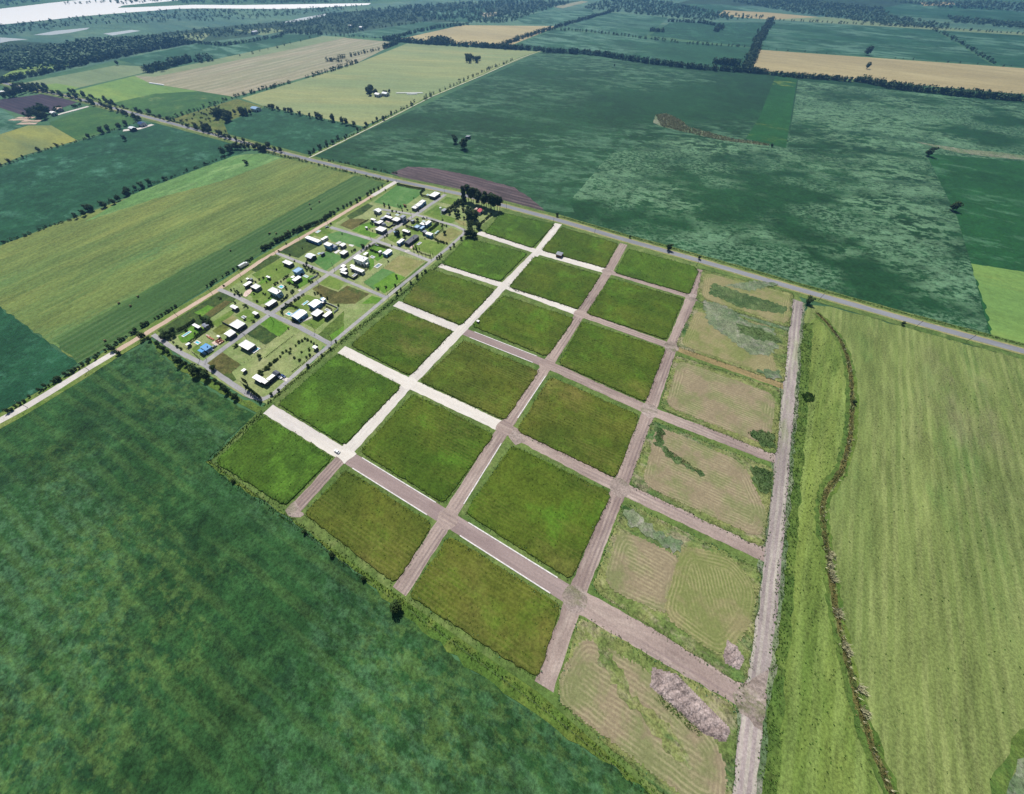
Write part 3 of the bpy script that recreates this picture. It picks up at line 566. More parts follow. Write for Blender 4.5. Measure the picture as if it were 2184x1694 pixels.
dpatch('grey_weeds', [(1500, 640), (1545, 650), (1600, 690), (1648, 700), (1660, 740), (1640, 760), (1600, 756), (1540, 710), (1508, 690)], ZD)
dpatch('weeds_patch', [(1570, 690), (1620, 700), (1662, 720), (1668, 732), (1620, 726), (1580, 712)], ZD + 0.02)
dpatch('weeds_patch', [(1520, 604), (1600, 630), (1680, 655), (1670, 668), (1580, 656), (1510, 626)], ZD)
dpatch('grey_weeds', [(1546, 608), (1620, 598), (1660, 606), (1600, 622)], ZD + 0.02)
dpatch('grey_weeds', [(1612, 790), (1660, 788), (1668, 806), (1640, 808)], ZD)
dpatch('weeds_patch', [(1592, 922), (1620, 918), (1652, 925), (1654, 955), (1630, 955)], ZD)
dpatch('weeds_patch', [(1400, 908), (1416, 916), (1412, 950), (1440, 972), (1500, 1010), (1494, 1016), (1420, 972), (1396, 945)], ZD)
dpatch('weeds_patch', [(1600, 994), (1632, 1000), (1648, 1006), (1644, 1050), (1620, 1052), (1602, 1020)], ZD)
dpatch('grey_weeds', [(1332, 1088), (1350, 1086), (1400, 1130), (1460, 1160), (1452, 1182), (1420, 1170), (1340, 1118)], ZD)
dpatch('lot_margin', [(1262, 1340), (1290, 1370), (1350, 1480), (1430, 1540), (1480, 1640), (1440, 1620), (1340, 1500), (1280, 1420)], ZD)

def heap(pts, h):
    """Tipped loads of soil, one mound beside the next."""
    P = ccw([at(x, y, ZD) for x, y in pts]); xs = [p.x for p in P]; ys = [p.y for p in P]; st = 0.7
    v = []; f = []; idx = {}
    def vid(i, j):
        if (i, j) not in idx:
            x, y = min(xs) + i * st, min(ys) + j * st; d = max(0, min(1, inside_dist(P, Vector((x, y, 0))) / 1.5))
            z = ZD - 0.2 + d * h * (0.35 + 0.65 * abs(math.sin(x * 0.9 + y * 0.35)) * abs(math.sin(y * 0.9 - x * 0.3)) + rnd.uniform(-.12, .12))
            idx[(i, j)] = len(v); v.append((x, y, z))
        return idx[(i, j)]
    for i in range(int((max(xs) - min(xs)) / st) + 1):
        for j in range(int((max(ys) - min(ys)) / st) + 1):
            if inside_dist(P, Vector((min(xs) + (i + .5) * st, min(ys) + (j + .5) * st, 0))) > -0.3: f.append((vid(i, j), vid(i + 1, j), vid(i + 1, j + 1), vid(i, j + 1)))
    return mobj('soil_heap', v, f, 'earth_heap')
tag(heap([(1393, 1425), (1444, 1440), (1557, 1554), (1547, 1582), (1500, 1566), (1385, 1464)], 0.9), 'long pinkish heap of tipped soil on the mown plot', 'soil heap')
tag(heap([(1550, 1362), (1568, 1374), (1586, 1404), (1576, 1428), (1548, 1412), (1542, 1396)], 0.85), 'short rounded pinkish heap of tipped soil beside weeds', 'soil heap')

# ---------------------------------------------------------------- housing estate ground
ground_patch('estate_ground', D((848, 396), (985, 420), (1072, 442), (1058, 458), (1000, 502), (930, 558), (830, 640), (712, 738), (570, 862), (520, 846), (430, 790), (330, 722), (318, 712), (560, 560), (700, 480), (800, 424)), 'garden_dry', z=ZR - 0.024, label='dry pale grass around the houses of the estate')
ZE = [ZR - 0.016]
def garden(conv, mat, pts, jag=0.4):
    ZE[0] += 0.0015; return ground_patch('garden', [conv(u, v) for u, v in pts], mat, z=ZE[0], jag=jag, step=3)
for conv, mat, pts in [
 (N2, 'garden_green', [(1010, 105), (1300, 160), (1270, 210), (1180, 270), (1060, 360), (760, 290)]), (N2, 'weeds_dark', [(690, 300), (760, 330), (640, 420), (500, 480), (470, 440), (600, 340)]),
 (N2, 'weeds_brown', [(390, 540), (500, 470), (640, 470), (700, 490), (520, 590)]), (N2, 'garden_bright', [(640, 530), (740, 500), (780, 560), (660, 590), (820, 640), (760, 680), (520, 600)]),
 (N2, 'garden_lawn', [(1300, 420), (1450, 320), (1560, 350), (1500, 420), (1700, 480), (1600, 520)]), (N2, 'garden_lawn', [(1480, 290), (1560, 230), (1700, 260), (1620, 320)]),
 (N2, 'dry_plot', [(1640, 480), (1770, 500), (1780, 560), (1700, 540)]), (N2, 'dry_plot', [(1420, 680), (1600, 560), (1730, 620), (1570, 740)]),
 (N2, 'garden_lawn', [(1130, 550), (1260, 500), (1430, 520), (1530, 560), (1400, 660), (1240, 640), (1100, 640)]), (N2, 'garden_lawn', [(1200, 720), (1270, 680), (1560, 750), (1440, 870), (1200, 800)]),
 (N2, 'garden_lawn', [(900, 680), (980, 640), (1110, 640), (1040, 690), (1000, 740)]), (N2, 'garden_bright', [(730, 760), (800, 755), (890, 790), (860, 900), (800, 935), (700, 850)]),
 (N2, 'garden_bright', [(700, 920), (760, 900), (770, 980), (720, 1040), (690, 1000)]), (N2, 'dry_plot', [(870, 1010), (1040, 870), (1310, 940), (1110, 1100)]),
 (N2, 'garden_green', [(650, 1160), (860, 1010), (1000, 1060), (760, 1250)]), (N2, 'garden_bright', [(760, 1200), (970, 1060), (1110, 1110), (980, 1220), (880, 1290)]),
 (N2, 'pasture_edge', [(1330, 940), (1390, 950), (1000, 1290), (900, 1310), (960, 1240)]), (N2, 'garden_green', [(90, 930), (260, 820), (440, 890), (240, 1040)]), (N2, 'garden_lawn', [(10, 620), (160, 560), (330, 600), (200, 680)]),
 (N2, 'garden_green', [(250, 640), (420, 600), (740, 690), (640, 790), (470, 740), (300, 720)]), (N2, 'garden_lawn', [(160, 1180), (270, 1090), (450, 1170), (380, 1250)]), (N2, 'weeds_brown', [(90, 1240), (170, 1190), (370, 1270), (470, 1200), (720, 1290), (560, 1398), (300, 1398)]),
 (N2, 'garden_bright', [(630, 1398), (740, 1310), (880, 1350), (840, 1398)]),
 (N1, 'weeds_dark', [(1480, 830), (1740, 690), (1960, 740), (1760, 850), (1690, 900), (1640, 890)]), (N1, 'weeds_dark', [(1170, 1030), (1390, 870), (1500, 890), (1240, 1060)]), (N1, 'garden_lawn', [(1180, 1080), (1500, 900), (1640, 970), (1600, 1060), (1200, 1320), (1120, 1290), (1300, 1170)]),
 (N1, 'garden_bright', [(1300, 1130), (1400, 1080), (1360, 1160), (1240, 1190)]), (N1, 'garden_bright', [(1560, 1130), (1640, 1090), (1900, 1090), (1830, 1150), (1700, 1230), (1560, 1160)]), (N1, 'garden_bright', [(1210, 1340), (1340, 1290), (1450, 1350), (1340, 1398), (1240, 1398)]),
 (N3, 'weeds_dark', [(150, 560), (520, 330), (830, 130), (1010, 210), (860, 330), (640, 480), (380, 600), (250, 650)]), (N3, 'weeds_brown', [(660, 380), (880, 230), (960, 240), (740, 410)]), (N3, 'garden_bright', [(550, 360), (700, 280), (770, 300), (640, 400)]),
 (N3, 'garden_bright', [(370, 620), (520, 510), (640, 520), (680, 560), (500, 680), (420, 690)]), (N3, 'garden_lawn', [(740, 470), (960, 330), (990, 360), (800, 520)]), (N3, 'scrub_ground', [(750, 560), (860, 480), (930, 510), (880, 590), (820, 600)]),
 (N3, 'dry_plot', [(860, 460), (960, 390), (1020, 420), (940, 490)]), (N3, 'garden_lawn', [(1000, 390), (1130, 320), (1280, 400), (1160, 470)]), (N3, 'garden_bright', [(1270, 480), (1380, 400), (1600, 520), (1480, 620), (1400, 600)]),
 (N3, 'weeds_dark', [(1120, 590), (1270, 490), (1460, 620), (1330, 710)]), (N3, 'weeds_brown', [(690, 920), (860, 790), (1060, 930), (960, 1010), (1010, 1090), (960, 1120), (800, 1000)]), (N3, 'garden_lawn', [(1510, 320), (1620, 270), (1780, 160), (1960, 220), (1780, 330), (1640, 330)]),
 (N3, 'garden_lawn', [(1720, 460), (1990, 420), (2100, 300), (2140, 330), (1880, 540)]), (N3, 'pasture_edge', [(1900, 600), (2184, 340), (2184, 600), (2050, 670), (1920, 630)]), (N3, 'garden_bright', [(2030, 610), (2184, 500), (2184, 600), (2060, 665)]), (N3, 'garden_lawn', [(1180, 170), (1400, 60), (1540, 100), (1260, 280), (1190, 230)]),
 (N3, 'garden_lawn', [(520, 760), (600, 700), (780, 740), (690, 830), (560, 800)]), (N3, 'garden_green', [(1650, 1010), (1880, 860), (1960, 720), (1990, 740), (1850, 900), (1650, 1040)]),
]: garden(conv, mat, pts)
ZS = ZE[0] + 0.006
def lane(pts, w, mat='street_paving', dz=0.0, label=None): strip('estate_street', pts, w, mat, ZS + dz, 0.2, 5, label=label)
lane([N2(1545, 205), N2(1220, 425), N2(790, 710), N2(280, 1068), N2(0, 1265), N3(1385, 375), N3(650, 915)], 5.0, dz=0.01, label='grey central street of the housing estate')
lane([N2(800, 360), N2(1220, 425), N2(1480, 500), N2(1660, 550), N2(1760, 600)], 4.0); lane([N2(290, 562), N2(790, 712), N2(1100, 820), N2(1390, 935)], 4.4)
lane([N1(1450, 845), N1(1740, 960), N2(280, 1070), N2(560, 1190), N2(900, 1330)], 3.6); lane([N3(820, 105), N3(1020, 190), N3(1385, 375), N3(1700, 520), N3(2040, 705)], 4.2)
lane([N3(100, 600), N3(380, 785), N3(650, 920), N3(950, 1130), N3(1180, 1280), N3(1300, 1305), N3(1400, 1260), N3(1700, 990), N3(2040, 705), N2(900, 1330), N2(1390, 935), N2(1560, 800), N2(1740, 640), N2(1760, 600)], 3.8, dz=0.005)
for conv, pts, mt in ((Q9, [(970, 540), (1090, 475), (1260, 580), (1160, 650)], 'slab_pink'), (Q5, [(440, 560), (560, 470), (720, 480), (640, 600), (480, 730), (380, 690)], 'slab_pink'), (Q6, [(830, 1020), (1220, 830), (1240, 890), (880, 1060)], 'pavement_light'),
    (Q3, [(50, 240), (180, 165), (240, 190), (110, 275)], 'concrete'), (Q3, [(450, 45), (490, 15), (610, 40), (560, 85)], 'concrete'), (Q2, [(600, 1240), (680, 1130), (760, 1160), (660, 1270)], 'slab_pink'), (Q4, [(880, 1190), (960, 1140), (1030, 1180), (950, 1230)], 'pavement_light'),
    (Q3, [(1970, 200), (2070, 160), (2140, 200), (2040, 240)], 'pavement_light'), (Q1, [(860, 720), (950, 690), (1090, 730), (980, 780)], 'slab_pink'), (Q8, [(1480, 700), (1640, 630), (1800, 680), (1640, 780)], 'pavement_light')):
    ZS2 = ZS + 0.02; ground_patch('paved_yard', [conv(u, v) for u, v in pts], mt, z=ZS2, label='pale paved yard beside a house')
# ---------------------------------------------------------------- plants
def leaf_cloud(n, lobes, leaf, rs, flat=0.35):
    """n leaf sprays (quads) spread through the lobes of a crown; returns (4n,3) vertices."""
    P = []
    w = np.array([l[3] * l[3] * l[4] for l in lobes]); w /= w.sum()
    ch = rs.choice(len(lobes), n, p=w)
    d = rs.normal(size=(n, 3)); d /= np.linalg.norm(d, axis=1)[:, None]
    rad = rs.uniform(0.25, 1.0, n) ** 0.45
    L = np.array(lobes)[ch]
    c = L[:, :3] + d * rad[:, None] * np.stack([L[:, 3], L[:, 3], L[:, 4]], 1)
    nr = d + rs.normal(size=(n, 3)) * 0.55; nr[:, 2] += flat; nr /= np.linalg.norm(nr, axis=1)[:, None]
    a = np.cross(nr, rs.normal(size=(n, 3))); a /= np.linalg.norm(a, axis=1)[:, None] + 1e-9; b = np.cross(nr, a)
    s = leaf * rs.uniform(0.6, 1.3, n)[:, None]; t = s * rs.uniform(0.55, 1.0, n)[:, None]
    return np.stack([c - a * s - b * t * 0.4, c + a * s * 0.3 - b * t, c + a * s + b * t * 0.4, c - a * s * 0.3 + b * t], 1).reshape(-1, 3)
def quads_mesh(name, V, mat):
    V = np.ascontiguousarray(V, np.float32); n = len(V) // 4; me = bpy.data.meshes.new(name)
    me.vertices.add(len(V)); me.vertices.foreach_set('co', V.ravel()); me.loops.add(4 * n); me.loops.foreach_set('vertex_index', np.arange(4 * n, dtype=np.int32))
    me.polygons.add(n); me.polygons.foreach_set('loop_start', np.arange(0, 4 * n, 4, dtype=np.int32)); me.polygons.foreach_set('loop_total', np.full(n, 4, np.int32))
    me.update(calc_edges=True); me.materials.append(MATS[mat]); return me
def tris_mesh(name, V, mat):
    V = np.ascontiguousarray(V, np.float32); n = len(V) // 3; me = bpy.data.meshes.new(name)
    me.vertices.add(len(V)); me.vertices.foreach_set('co', V.ravel()); me.loops.add(3 * n); me.loops.foreach_set('vertex_index', np.arange(3 * n, dtype=np.int32))
    me.polygons.add(n); me.polygons.foreach_set('loop_start', np.arange(0, 3 * n, 3, dtype=np.int32)); me.polygons.foreach_set('loop_total', np.full(n, 3, np.int32))
    me.update(calc_edges=True); me.materials.append(MATS[mat]); return me
def lobes_broad(rs, k=7):
    out = [(0, 0, 0.55, 0.3, 0.34), (0, 0, 0.3, 0.26, 0.2)]
    for i in range(k):
        t = 2 * math.pi * i / k + rs.uniform(-.4, .4); r = rs.uniform(0.14, 0.27)
        out.append((r * math.cos(t), r * math.sin(t), rs.uniform(0.24, 0.82), rs.uniform(0.13, 0.2), rs.uniform(0.12, 0.2)))
    return out
def trunk_mesh(name, base_r, h, limbs, rs):
    mb = MB(); lean = Vector((rs.uniform(-.03, .03), rs.uniform(-.03, .03), 0))
    mb.cyl((0, 0, -0.12), Vector((0, 0, h * 0.5)) + lean, base_r, base_r * 0.75, 7); mb.cyl(Vector((0, 0, h * 0.5)) + lean, Vector((0, 0, h)) + lean * 2, base_r * 0.75, base_r * 0.4, 7)
    for i in range(limbs):
        t = 2 * math.pi * i / limbs + rs.uniform(-.5, .5); z = h * rs.uniform(0.5, 0.8)
        mb.cyl(Vector((0, 0, z)) + lean, (0.2 * math.cos(t), 0.2 * math.sin(t), z + rs.uniform(.12, .25)), base_r * 0.45, base_r * 0.18, 5)
    return mesh_data(name, mb.v, mb.f, 'bark')
KIND = {}
for i in range(5):
    rs = np.random.default_rng(100 + i)
    KIND.setdefault('broadleaf_tree', []).append((trunk_mesh('trunk', 0.03, 0.5, 4, rs), quads_mesh('crown', leaf_cloud(620, lobes_broad(rs), 0.05, rs), 'leaf_dark')))
for i in range(3):
    rs = np.random.default_rng(200 + i); lb = [(rs.uniform(-.07, .07), rs.uniform(-.07, .07), z, rs.uniform(.1, .16), rs.uniform(.08, .12)) for z in np.linspace(0.42, 0.92, 7)]
    KIND.setdefault('tall_tree', []).append((trunk_mesh('trunk', 0.018, 0.8, 5, rs), quads_mesh('crown', leaf_cloud(620, lb, 0.035, rs), 'leaf_dark')))
for i in range(2):
    rs = np.random.default_rng(300 + i); lb = [(0, 0, z, 0.03 + 0.13 * math.sin(math.pi * min(1, (1.02 - z) * 0.95)) , 0.1) for z in np.linspace(0.1, 0.94, 8)]
    KIND.setdefault('cypress_tree', []).append((trunk_mesh('trunk', 0.02, 0.4, 2, rs), quads_mesh('crown', leaf_cloud(380, lb, 0.035, rs), 'leaf_dark')))
for i in range(3):
    rs = np.random.default_rng(400 + i); lb = [(rs.uniform(-.25, .25), rs.uniform(-.25, .25), rs.uniform(.3, .65), rs.uniform(.2, .32), rs.uniform(.2, .3)) for _ in range(5)]
    KIND.setdefault('shrub', []).append((trunk_mesh('stem', 0.03, 0.35, 3, rs), quads_mesh('crown', leaf_cloud(260, lb, 0.08, rs), 'leaf_shrub')))
for i in range(3):
    rs = np.random.default_rng(500 + i)
    KIND.setdefault('bush', []).append((trunk_mesh('stem', 0.04, 0.4, 3, rs), quads_mesh('crown', leaf_cloud(420, lobes_broad(rs, 8), 0.065, rs), 'leaf_dark')))
    KIND.setdefault('leafy_tree', []).append((trunk_mesh('trunk', 0.03, 0.5, 4, rs), quads_mesh('crown', leaf_cloud(620, lobes_broad(rs, 8), 0.05, rs), 'leaf_mid')))
def plant(kind, p, h, label, group, spread=1.0, cat=None):
    tm, cm = rnd.choice(KIND[kind]); s = h * spread
    e = empty(kind, (p.x, p.y, ZR), rnd.uniform(0, 6.28), (s * rnd.uniform(.9, 1.1), s * rnd.uniform(.9, 1.1), h))
    tag(e, label, cat or ({'shrub': 'shrub', 'bush': 'bush'}.get(kind, 'tree')), group); link(tm.name.split('.')[0], tm, e); link('crown', cm, e); return e
def row(kind, pts, spacing, hr, label, group, jitter=1.0, spread=(0.9, 1.3), keep=1.0):
    P = resample(pts, spacing)
    for p in P:
        if rnd.random() > keep: continue
        plant(kind, p + Vector((rnd.gauss(0, jitter), rnd.gauss(0, jitter), 0)), rnd.uniform(*hr), label, group, rnd.uniform(*spread))
RS = np.random.default_rng(77)
FAR_T = []
for i in range(6):
    FAR_T.append((leaf_cloud(44, lobes_broad(RS, 6), 0.1, RS), leaf_cloud(22, lobes_broad(RS, 5), 0.15, RS)))
def tree_mass(name, P, hr, mat, label, spread=(0.9, 1.4), lod=0):
    out = []
    for p in P:
        V = FAR_T[RS.integers(6)][lod]; h = RS.uniform(*hr); s = h * RS.uniform(*spread); t = RS.uniform(0, 6.28); c, sn = math.cos(t), math.sin(t)
        R_ = np.array([[c * s, -sn * s, 0], [sn * s, c * s, 0], [0, 0, h * 1.15]]); out.append(V @ R_.T + np.array([p.x, p.y, -0.22 * h]))
    if out: tag(link(name, quads_mesh(name, np.concatenate(out), mat)), label, None, None, 'stuff')
def line_pts(pts, spacing, jitter, keep=1.0):
    return [p + Vector((rnd.gauss(0, jitter), rnd.gauss(0, jitter), 0)) for p in resample(pts, spacing) if rnd.random() < keep]
def in_poly(P, x, y):
    r_ = False
    for a, b in zip(P, P[1:] + P[:1]):
        if (a.y > y) != (b.y > y) and x < (b.x - a.x) * (y - a.y) / (b.y - a.y) + a.x: r_ = not r_
    return r_
def scatter(P, n):
    xs = [p.x for p in P]; ys = [p.y for p in P]; out = []
    k = 0
    while len(out) < n and k < n * 30:
        k += 1; x, y = rnd.uniform(min(xs), max(xs)), rnd.uniform(min(ys), max(ys))
        if in_poly(P, x, y): out.append(Vector((x, y, 0)))
    return out

# far hedgerows and woods (masses nobody could count)
def hedge_far(pts, spacing, hr, jitter=3.0, keep=0.95, lanes=1, lod=0):
    P = []
    for k in range(lanes): P += line_pts(pts, spacing, jitter, keep)
    tree_mass('far_hedgerow', P, hr, 'leaf_far', 'dark hedgerow of trees between far fields', lod=lod)
hedge_far([at(*p) for p in ((11, 176), (100, 156), (191, 135), (300, 112), (418, 91))], 5, (9, 14), 5, 1, 2)
hedge_far([at(*p) for p in ((-300, 240), (11, 176))], 9, (9, 14), 5, 1, 2)
hedge_far([at(*p) for p in ((424, 94), (481, 98), (597, 79), (608, 71), (687, 74))], 8, (7, 11), 4, .95, 2)
hedge_far([T2(u, v) for u, v in ((0, 440), (300, 370), (640, 275))], 26, (4, 8), 4, .7)
hedge_far([T2(u, v) for u, v in ((640, 270), (900, 290), (1120, 302))], 12, (5, 9), 3, .9)
hedge_far([T2(u, v) for u, v in ((1130, 312), (1240, 325), (1400, 340), (1600, 352), (1800, 362), (2184, 390))], 5, (9, 15), 4, 1, 2)
hedge_far([T2(u, v) for u, v in ((1490, 335), (1560, 325), (1620, 345))], 4, (14, 19), 8, 1, 2)
hedge_far([T2(u, v) for u, v in ((1180, 305), (1340, 262), (1560, 215), (1780, 196))], 8, (8, 12), 4, .95, 2)
hedge_far([T2(u, v) for u, v in ((820, 272), (1000, 225), (1200, 205), (1300, 195), (1560, 150), (1690, 180))], 12, (6, 10), 4, .9)
hedge_far([T3(u, v) for u, v in ((0, 368), (490, 398))], 5, (9, 13), 4, 1, 2)
hedge_far([T3(u, v) for u, v in ((500, 405), (900, 430), (1300, 492), (1700, 540), (2184, 572))], 4.5, (9, 15), 4, 1, 2)
hedge_far([T3(u, v) for u, v in ((150, 365), (420, 270), (620, 210), (800, 160), (1040, 92))], 7, (8, 13), 4, .95, 2)
hedge_far([T3(u, v) for u, v in ((570, 232), (900, 255), (1300, 305), (1540, 335))], 9, (7, 11), 3, .92, 1)
hedge_far([T3(u, v) for u, v in ((1600, 345), (2120, 372))], 11, (6, 10), 3, .9, 1)
hedge_far([T3(u, v) for u, v in ((1480, 170), (1700, 180), (1800, 195), (1880, 210), (1830, 250))], 7, (8, 13), 5, .95, 2)
hedge_far([T3(u, v) for u, v in ((1330, 245), (1420, 250))], 5, (9, 13), 5, 1, 2)
hedge_far([T3(u, v) for u, v in ((1850, 500), (1930, 505), (2010, 510))], 4, (12, 17), 6, 1, 3)
hedge_far([T4(u, v) for u, v in ((20, 545), (60, 450), (100, 340), (150, 250), (210, 160))], 6, (9, 15), 6, 1, 3)
hedge_far([T4(u, v) for u, v in ((0, 560), (400, 605), (900, 640))], 4.5, (8, 13), 3.5, 1, 2)
hedge_far([T4(u, v) for u, v in ((900, 640), (1200, 695), (1700, 748), (2184, 790), (2700, 850))], 4, (10, 17), 4.5, 1, 2)
hedge_far([T4(u, v) for u, v in ((120, 385), (780, 430), (2184, 530), (2700, 570))], 24, (3, 6), 3, .7)
hedge_far([T4(u, v) for u, v in ((1490, 235), (1700, 350), (1940, 500))], 14, (7, 11), 3, .95)
hedge_far([T4(u, v) for u, v in ((250, 160), (840, 188), (1480, 222), (2184, 268))], 12, (6, 10), 4, .9)
WOODS = [
 ([(-500, 170), (0, 96), (150, 98), (420, 66), (640, 46), (700, 30), (760, 26), (900, 40), (740, 70), (600, 68), (430, 84), (200, 116), (60, 132), (0, 140), (-400, 220)], 1900, (5, 10)),
 ([(60, 120), (200, 90), (330, 86), (400, 84), (300, 108), (200, 130), (120, 140), (40, 150), (-20, 150)], 900, (10, 17)),
 ([(-300, 110), (0, 56), (175, 37), (375, 22), (560, 22), (780, 12), (720, 24), (560, 40), (375, 48), (200, 52), (0, 76), (-300, 140)], 700, (5, 9)),
 ([(760, 26), (900, 12), (1100, 2), (1220, 6), (1150, 26), (1080, 50), (1000, 50), (990, 40), (880, 46)], 1100, (8, 13)),
 ([(1240, 20), (1290, 0), (1400, 2), (1540, 30), (1640, 40), (1500, 44), (1430, 38), (1320, 26)], 700, (8, 13)),
 ([(1560, 4), (1720, 2), (1880, 20), (1900, 36), (2030, 54), (2020, 62), (1900, 56), (1700, 28)], 1100, (8, 13)),
 ([(1900, 4), (2100, 4), (2500, 30), (2500, 44), (2184, 26), (2000, 16)], 700, (8, 13)),
 ([(2020, 36), (2184, 52), (2400, 70), (2400, 76), (2184, 62), (2030, 48)], 300, (8, 12)),
 ([(100, 12), (420, -12), (900, -10), (790, 4), (512, 9), (400, 8), (360, 1), (262, 10), (240, 6)], 700, (7, 12)),
 ([(-300, 30), (0, 14), (90, 4), (0, -6), (-300, 10)], 300, (7, 12)),
 ([(900, -6), (1500, -16), (2300, -14), (2300, 0), (1800, -4), (1240, -2)], 900, (8, 13))]
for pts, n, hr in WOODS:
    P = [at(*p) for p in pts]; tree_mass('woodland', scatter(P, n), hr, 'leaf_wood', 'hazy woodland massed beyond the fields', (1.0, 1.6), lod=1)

# low continuous scrub under the countable trees
for pts in ([T1(u, v) for u, v in ((170, 690), (480, 745), (640, 790), (830, 850), (1000, 905), (1100, 940))], [T1(u, v) for u, v in ((560, 728), (800, 790), (1000, 855), (1220, 915), (1400, 965), (1600, 1030), (1800, 1090), (2080, 1160), (2184, 1185))],
    [T2(u, v) for u, v in ((200, 838), (450, 895), (540, 912), (700, 945), (880, 985), (930, 1010))], [T2(u, v) for u, v in ((540, 1208), (720, 1120), (860, 1068), (1000, 985), (1180, 900))], [T1(u, v) for u, v in ((0, 1300), (90, 1275), (200, 1230), (330, 1180), (620, 1100), (700, 1078), (860, 1025), (1090, 950))],
    [at(*p) for p in ((0, 522), (160, 466), (330, 392), (480, 336))], [at(*p) for p in ((572, 326), (700, 358), (830, 388))], [at(*p) for p in ((690, 340), (850, 372))]):
    tree_mass('roadside_scrub', line_pts(pts, 3.2, 1.3, .8), (1.6, 4.2), 'leaf_far', 'low dark scrub along a field edge', (1.0, 1.8))
# tree rows one can count
row('broadleaf_tree', [T1(u, v) for u, v in ((240, 700), (480, 745), (640, 790), (830, 850), (1000, 905), (1100, 940))], 17, (6, 11), 'dark tree in the row on the ploughed field side of the paved road', 'trees on the south verge of the paved road', 2.5, keep=.85)
row('broadleaf_tree', [T1(u, v) for u, v in ((560, 728), (800, 790), (1000, 855), (1220, 915), (1400, 965), (1600, 1030), (1800, 1090), (2080, 1160), (2184, 1185))], 13, (5, 10), 'dark tree in the row on the pasture side of the paved road', 'trees on the north verge of the paved road', 2.5, keep=.85)
row('broadleaf_tree', [T1(u, v) for u, v in ((1770, 1205), (1850, 1170), (1960, 1165), (2080, 1185))], 4.5, (8, 12), 'tree in the dark clump where the paved road passes the hay field', 'dark clump by the hay field corner', 2.5)
hedge_far([T1(u, v) for u, v in ((1330, 935), (1480, 880), (1600, 845), (1720, 800), (1830, 765), (2000, 720), (2184, 680))], 6.5, (5, 9), 2.2, .92)
hedge_far([T2(u, v) for u, v in ((0, 752), (60, 735), (230, 690), (390, 650))], 6.5, (5, 9), 2.2, .92)
hedge_far([T2(u, v) for u, v in ((530, 608), (700, 560), (920, 492), (690, 478), (870, 440), (1080, 392))], 7, (6, 11), 2.5, .95, 1)
hedge_far([T2(u, v) for u, v in ((1130, 380), (1240, 335))], 5, (9, 12), 3, 1, 2)
row('broadleaf_tree', [T2(u, v) for u, v in ((200, 838), (450, 895), (540, 912), (700, 945), (880, 985))], 11, (7, 12), 'rounded tree on the edge between dark crop and yellow field', 'trees between dark crop and yellow field', 2.5, keep=.9)
hedge_far([T2(u, v) for u, v in ((1180, 900), (1330, 825), (1520, 735), (1700, 655), (1920, 555), (2120, 470))], 9, (4, 9), 2.2, .85)
row('broadleaf_tree', [T2(u, v) for u, v in ((540, 1208), (720, 1120), (860, 1068), (1000, 985), (1180, 900))], 11, (4, 8), 'roadside tree along the pale lane beside the large dark crop', 'trees along the pale farm lane', 2, keep=.85)
row('broadleaf_tree', [T1(u, v) for u, v in ((0, 1300), (90, 1275), (200, 1230), (330, 1180), (460, 1145)) ], 13, (4, 8), 'small tree on the edge of the yellowing crop', 'trees edging the yellowing crop', 2)
row('broadleaf_tree', [T1(u, v) for u, v in ((700, 1078), (780, 1050), (860, 1025), (1000, 980), (1090, 950))], 11, (6, 11), 'tree in the line running to the roadside farmhouse', 'trees beside the roadside farmhouse', 2.5)
row('bush', [at(*p) for p in ((14, 518), (60, 500), (120, 480))], 16, (2.5, 4.5), 'small bush on the line between dark crop and hay field', 'bushes on the hay field edge', 1.0, keep=.8)
row('broadleaf_tree', [at(*p) for p in ((165, 466), (205, 446), (232, 440), (275, 415), (318, 398))], 6, (6, 9), 'tree in the thick hedgerow between dark crop and hay field', 'thick hedgerow of the hay field', 2.5)
row('broadleaf_tree', [at(*p) for p in ((352, 384), (400, 366), (440, 352), (480, 338))], 22, (3, 6), 'isolated small tree along the hay field hedge line', 'small trees of the hay field hedge line', 1.0)
for g, pts, sp, hr in (('row of dark trees beside the pinkish dirt track', ((560, 534), (600, 513), (640, 492), (680, 478), (712, 456)), 3.6, (3.2, 5.5)), ('gap-toothed trees beside the pinkish dirt track end', ((722, 448), (760, 432), (800, 408), (815, 400)), 11, (3, 5)), ('low bushes beside the pinkish dirt track', ((444, 612), (470, 596), (512, 570), (540, 552)), 4.5, (2, 3.2)), ('dark bushes beside the pale gravel track', ((20, 882), (60, 852), (125, 812), (180, 780), (245, 738), (300, 702), (340, 678), (380, 652)), 4.5, (2, 4.0))):
    row('bush', [at(*p) for p in pts], sp * 0.55, hr, {'row': 'dark bush in the thick row beside the pinkish dirt track', 'gap': 'dark bush in the gappy line beside the pale end of the dirt track', 'low': 'low dark bush beside the middle of the pinkish dirt track', 'dar': 'dark bush in the long line beside the pale gravel track'}[g[:3]], g, 0.7, (1.0, 1.4), .93)
for (x, y), h in (((245, 748), 6), ((256, 756), 4.5), ((228, 727), 0)):
    if h: plant('broadleaf_tree', at(x, y), h, 'dark tree overhanging the pale gravel track', 'trees overhanging the gravel track', 1.3)
for (x, y), h in (((309, 722), 7), ((322, 727), 5), ((340, 737), 5), ((352, 748), 6), ((362, 755), 4.5), ((377, 768), 5), ((388, 776), 8), ((400, 780), 5.5), ((412, 786), 5), ((424, 800), 10), ((431, 795), 6), ((446, 808), 9), ((462, 815), 4.5), ((474, 824), 5), ((488, 837), 7), ((480, 828), 4), ((506, 851), 6), ((498, 846), 4)):
    plant('broadleaf_tree', at(x, y), h, 'dark tree in the row between the dark crop and the estate street', 'trees between the crop and the estate', 1.05)
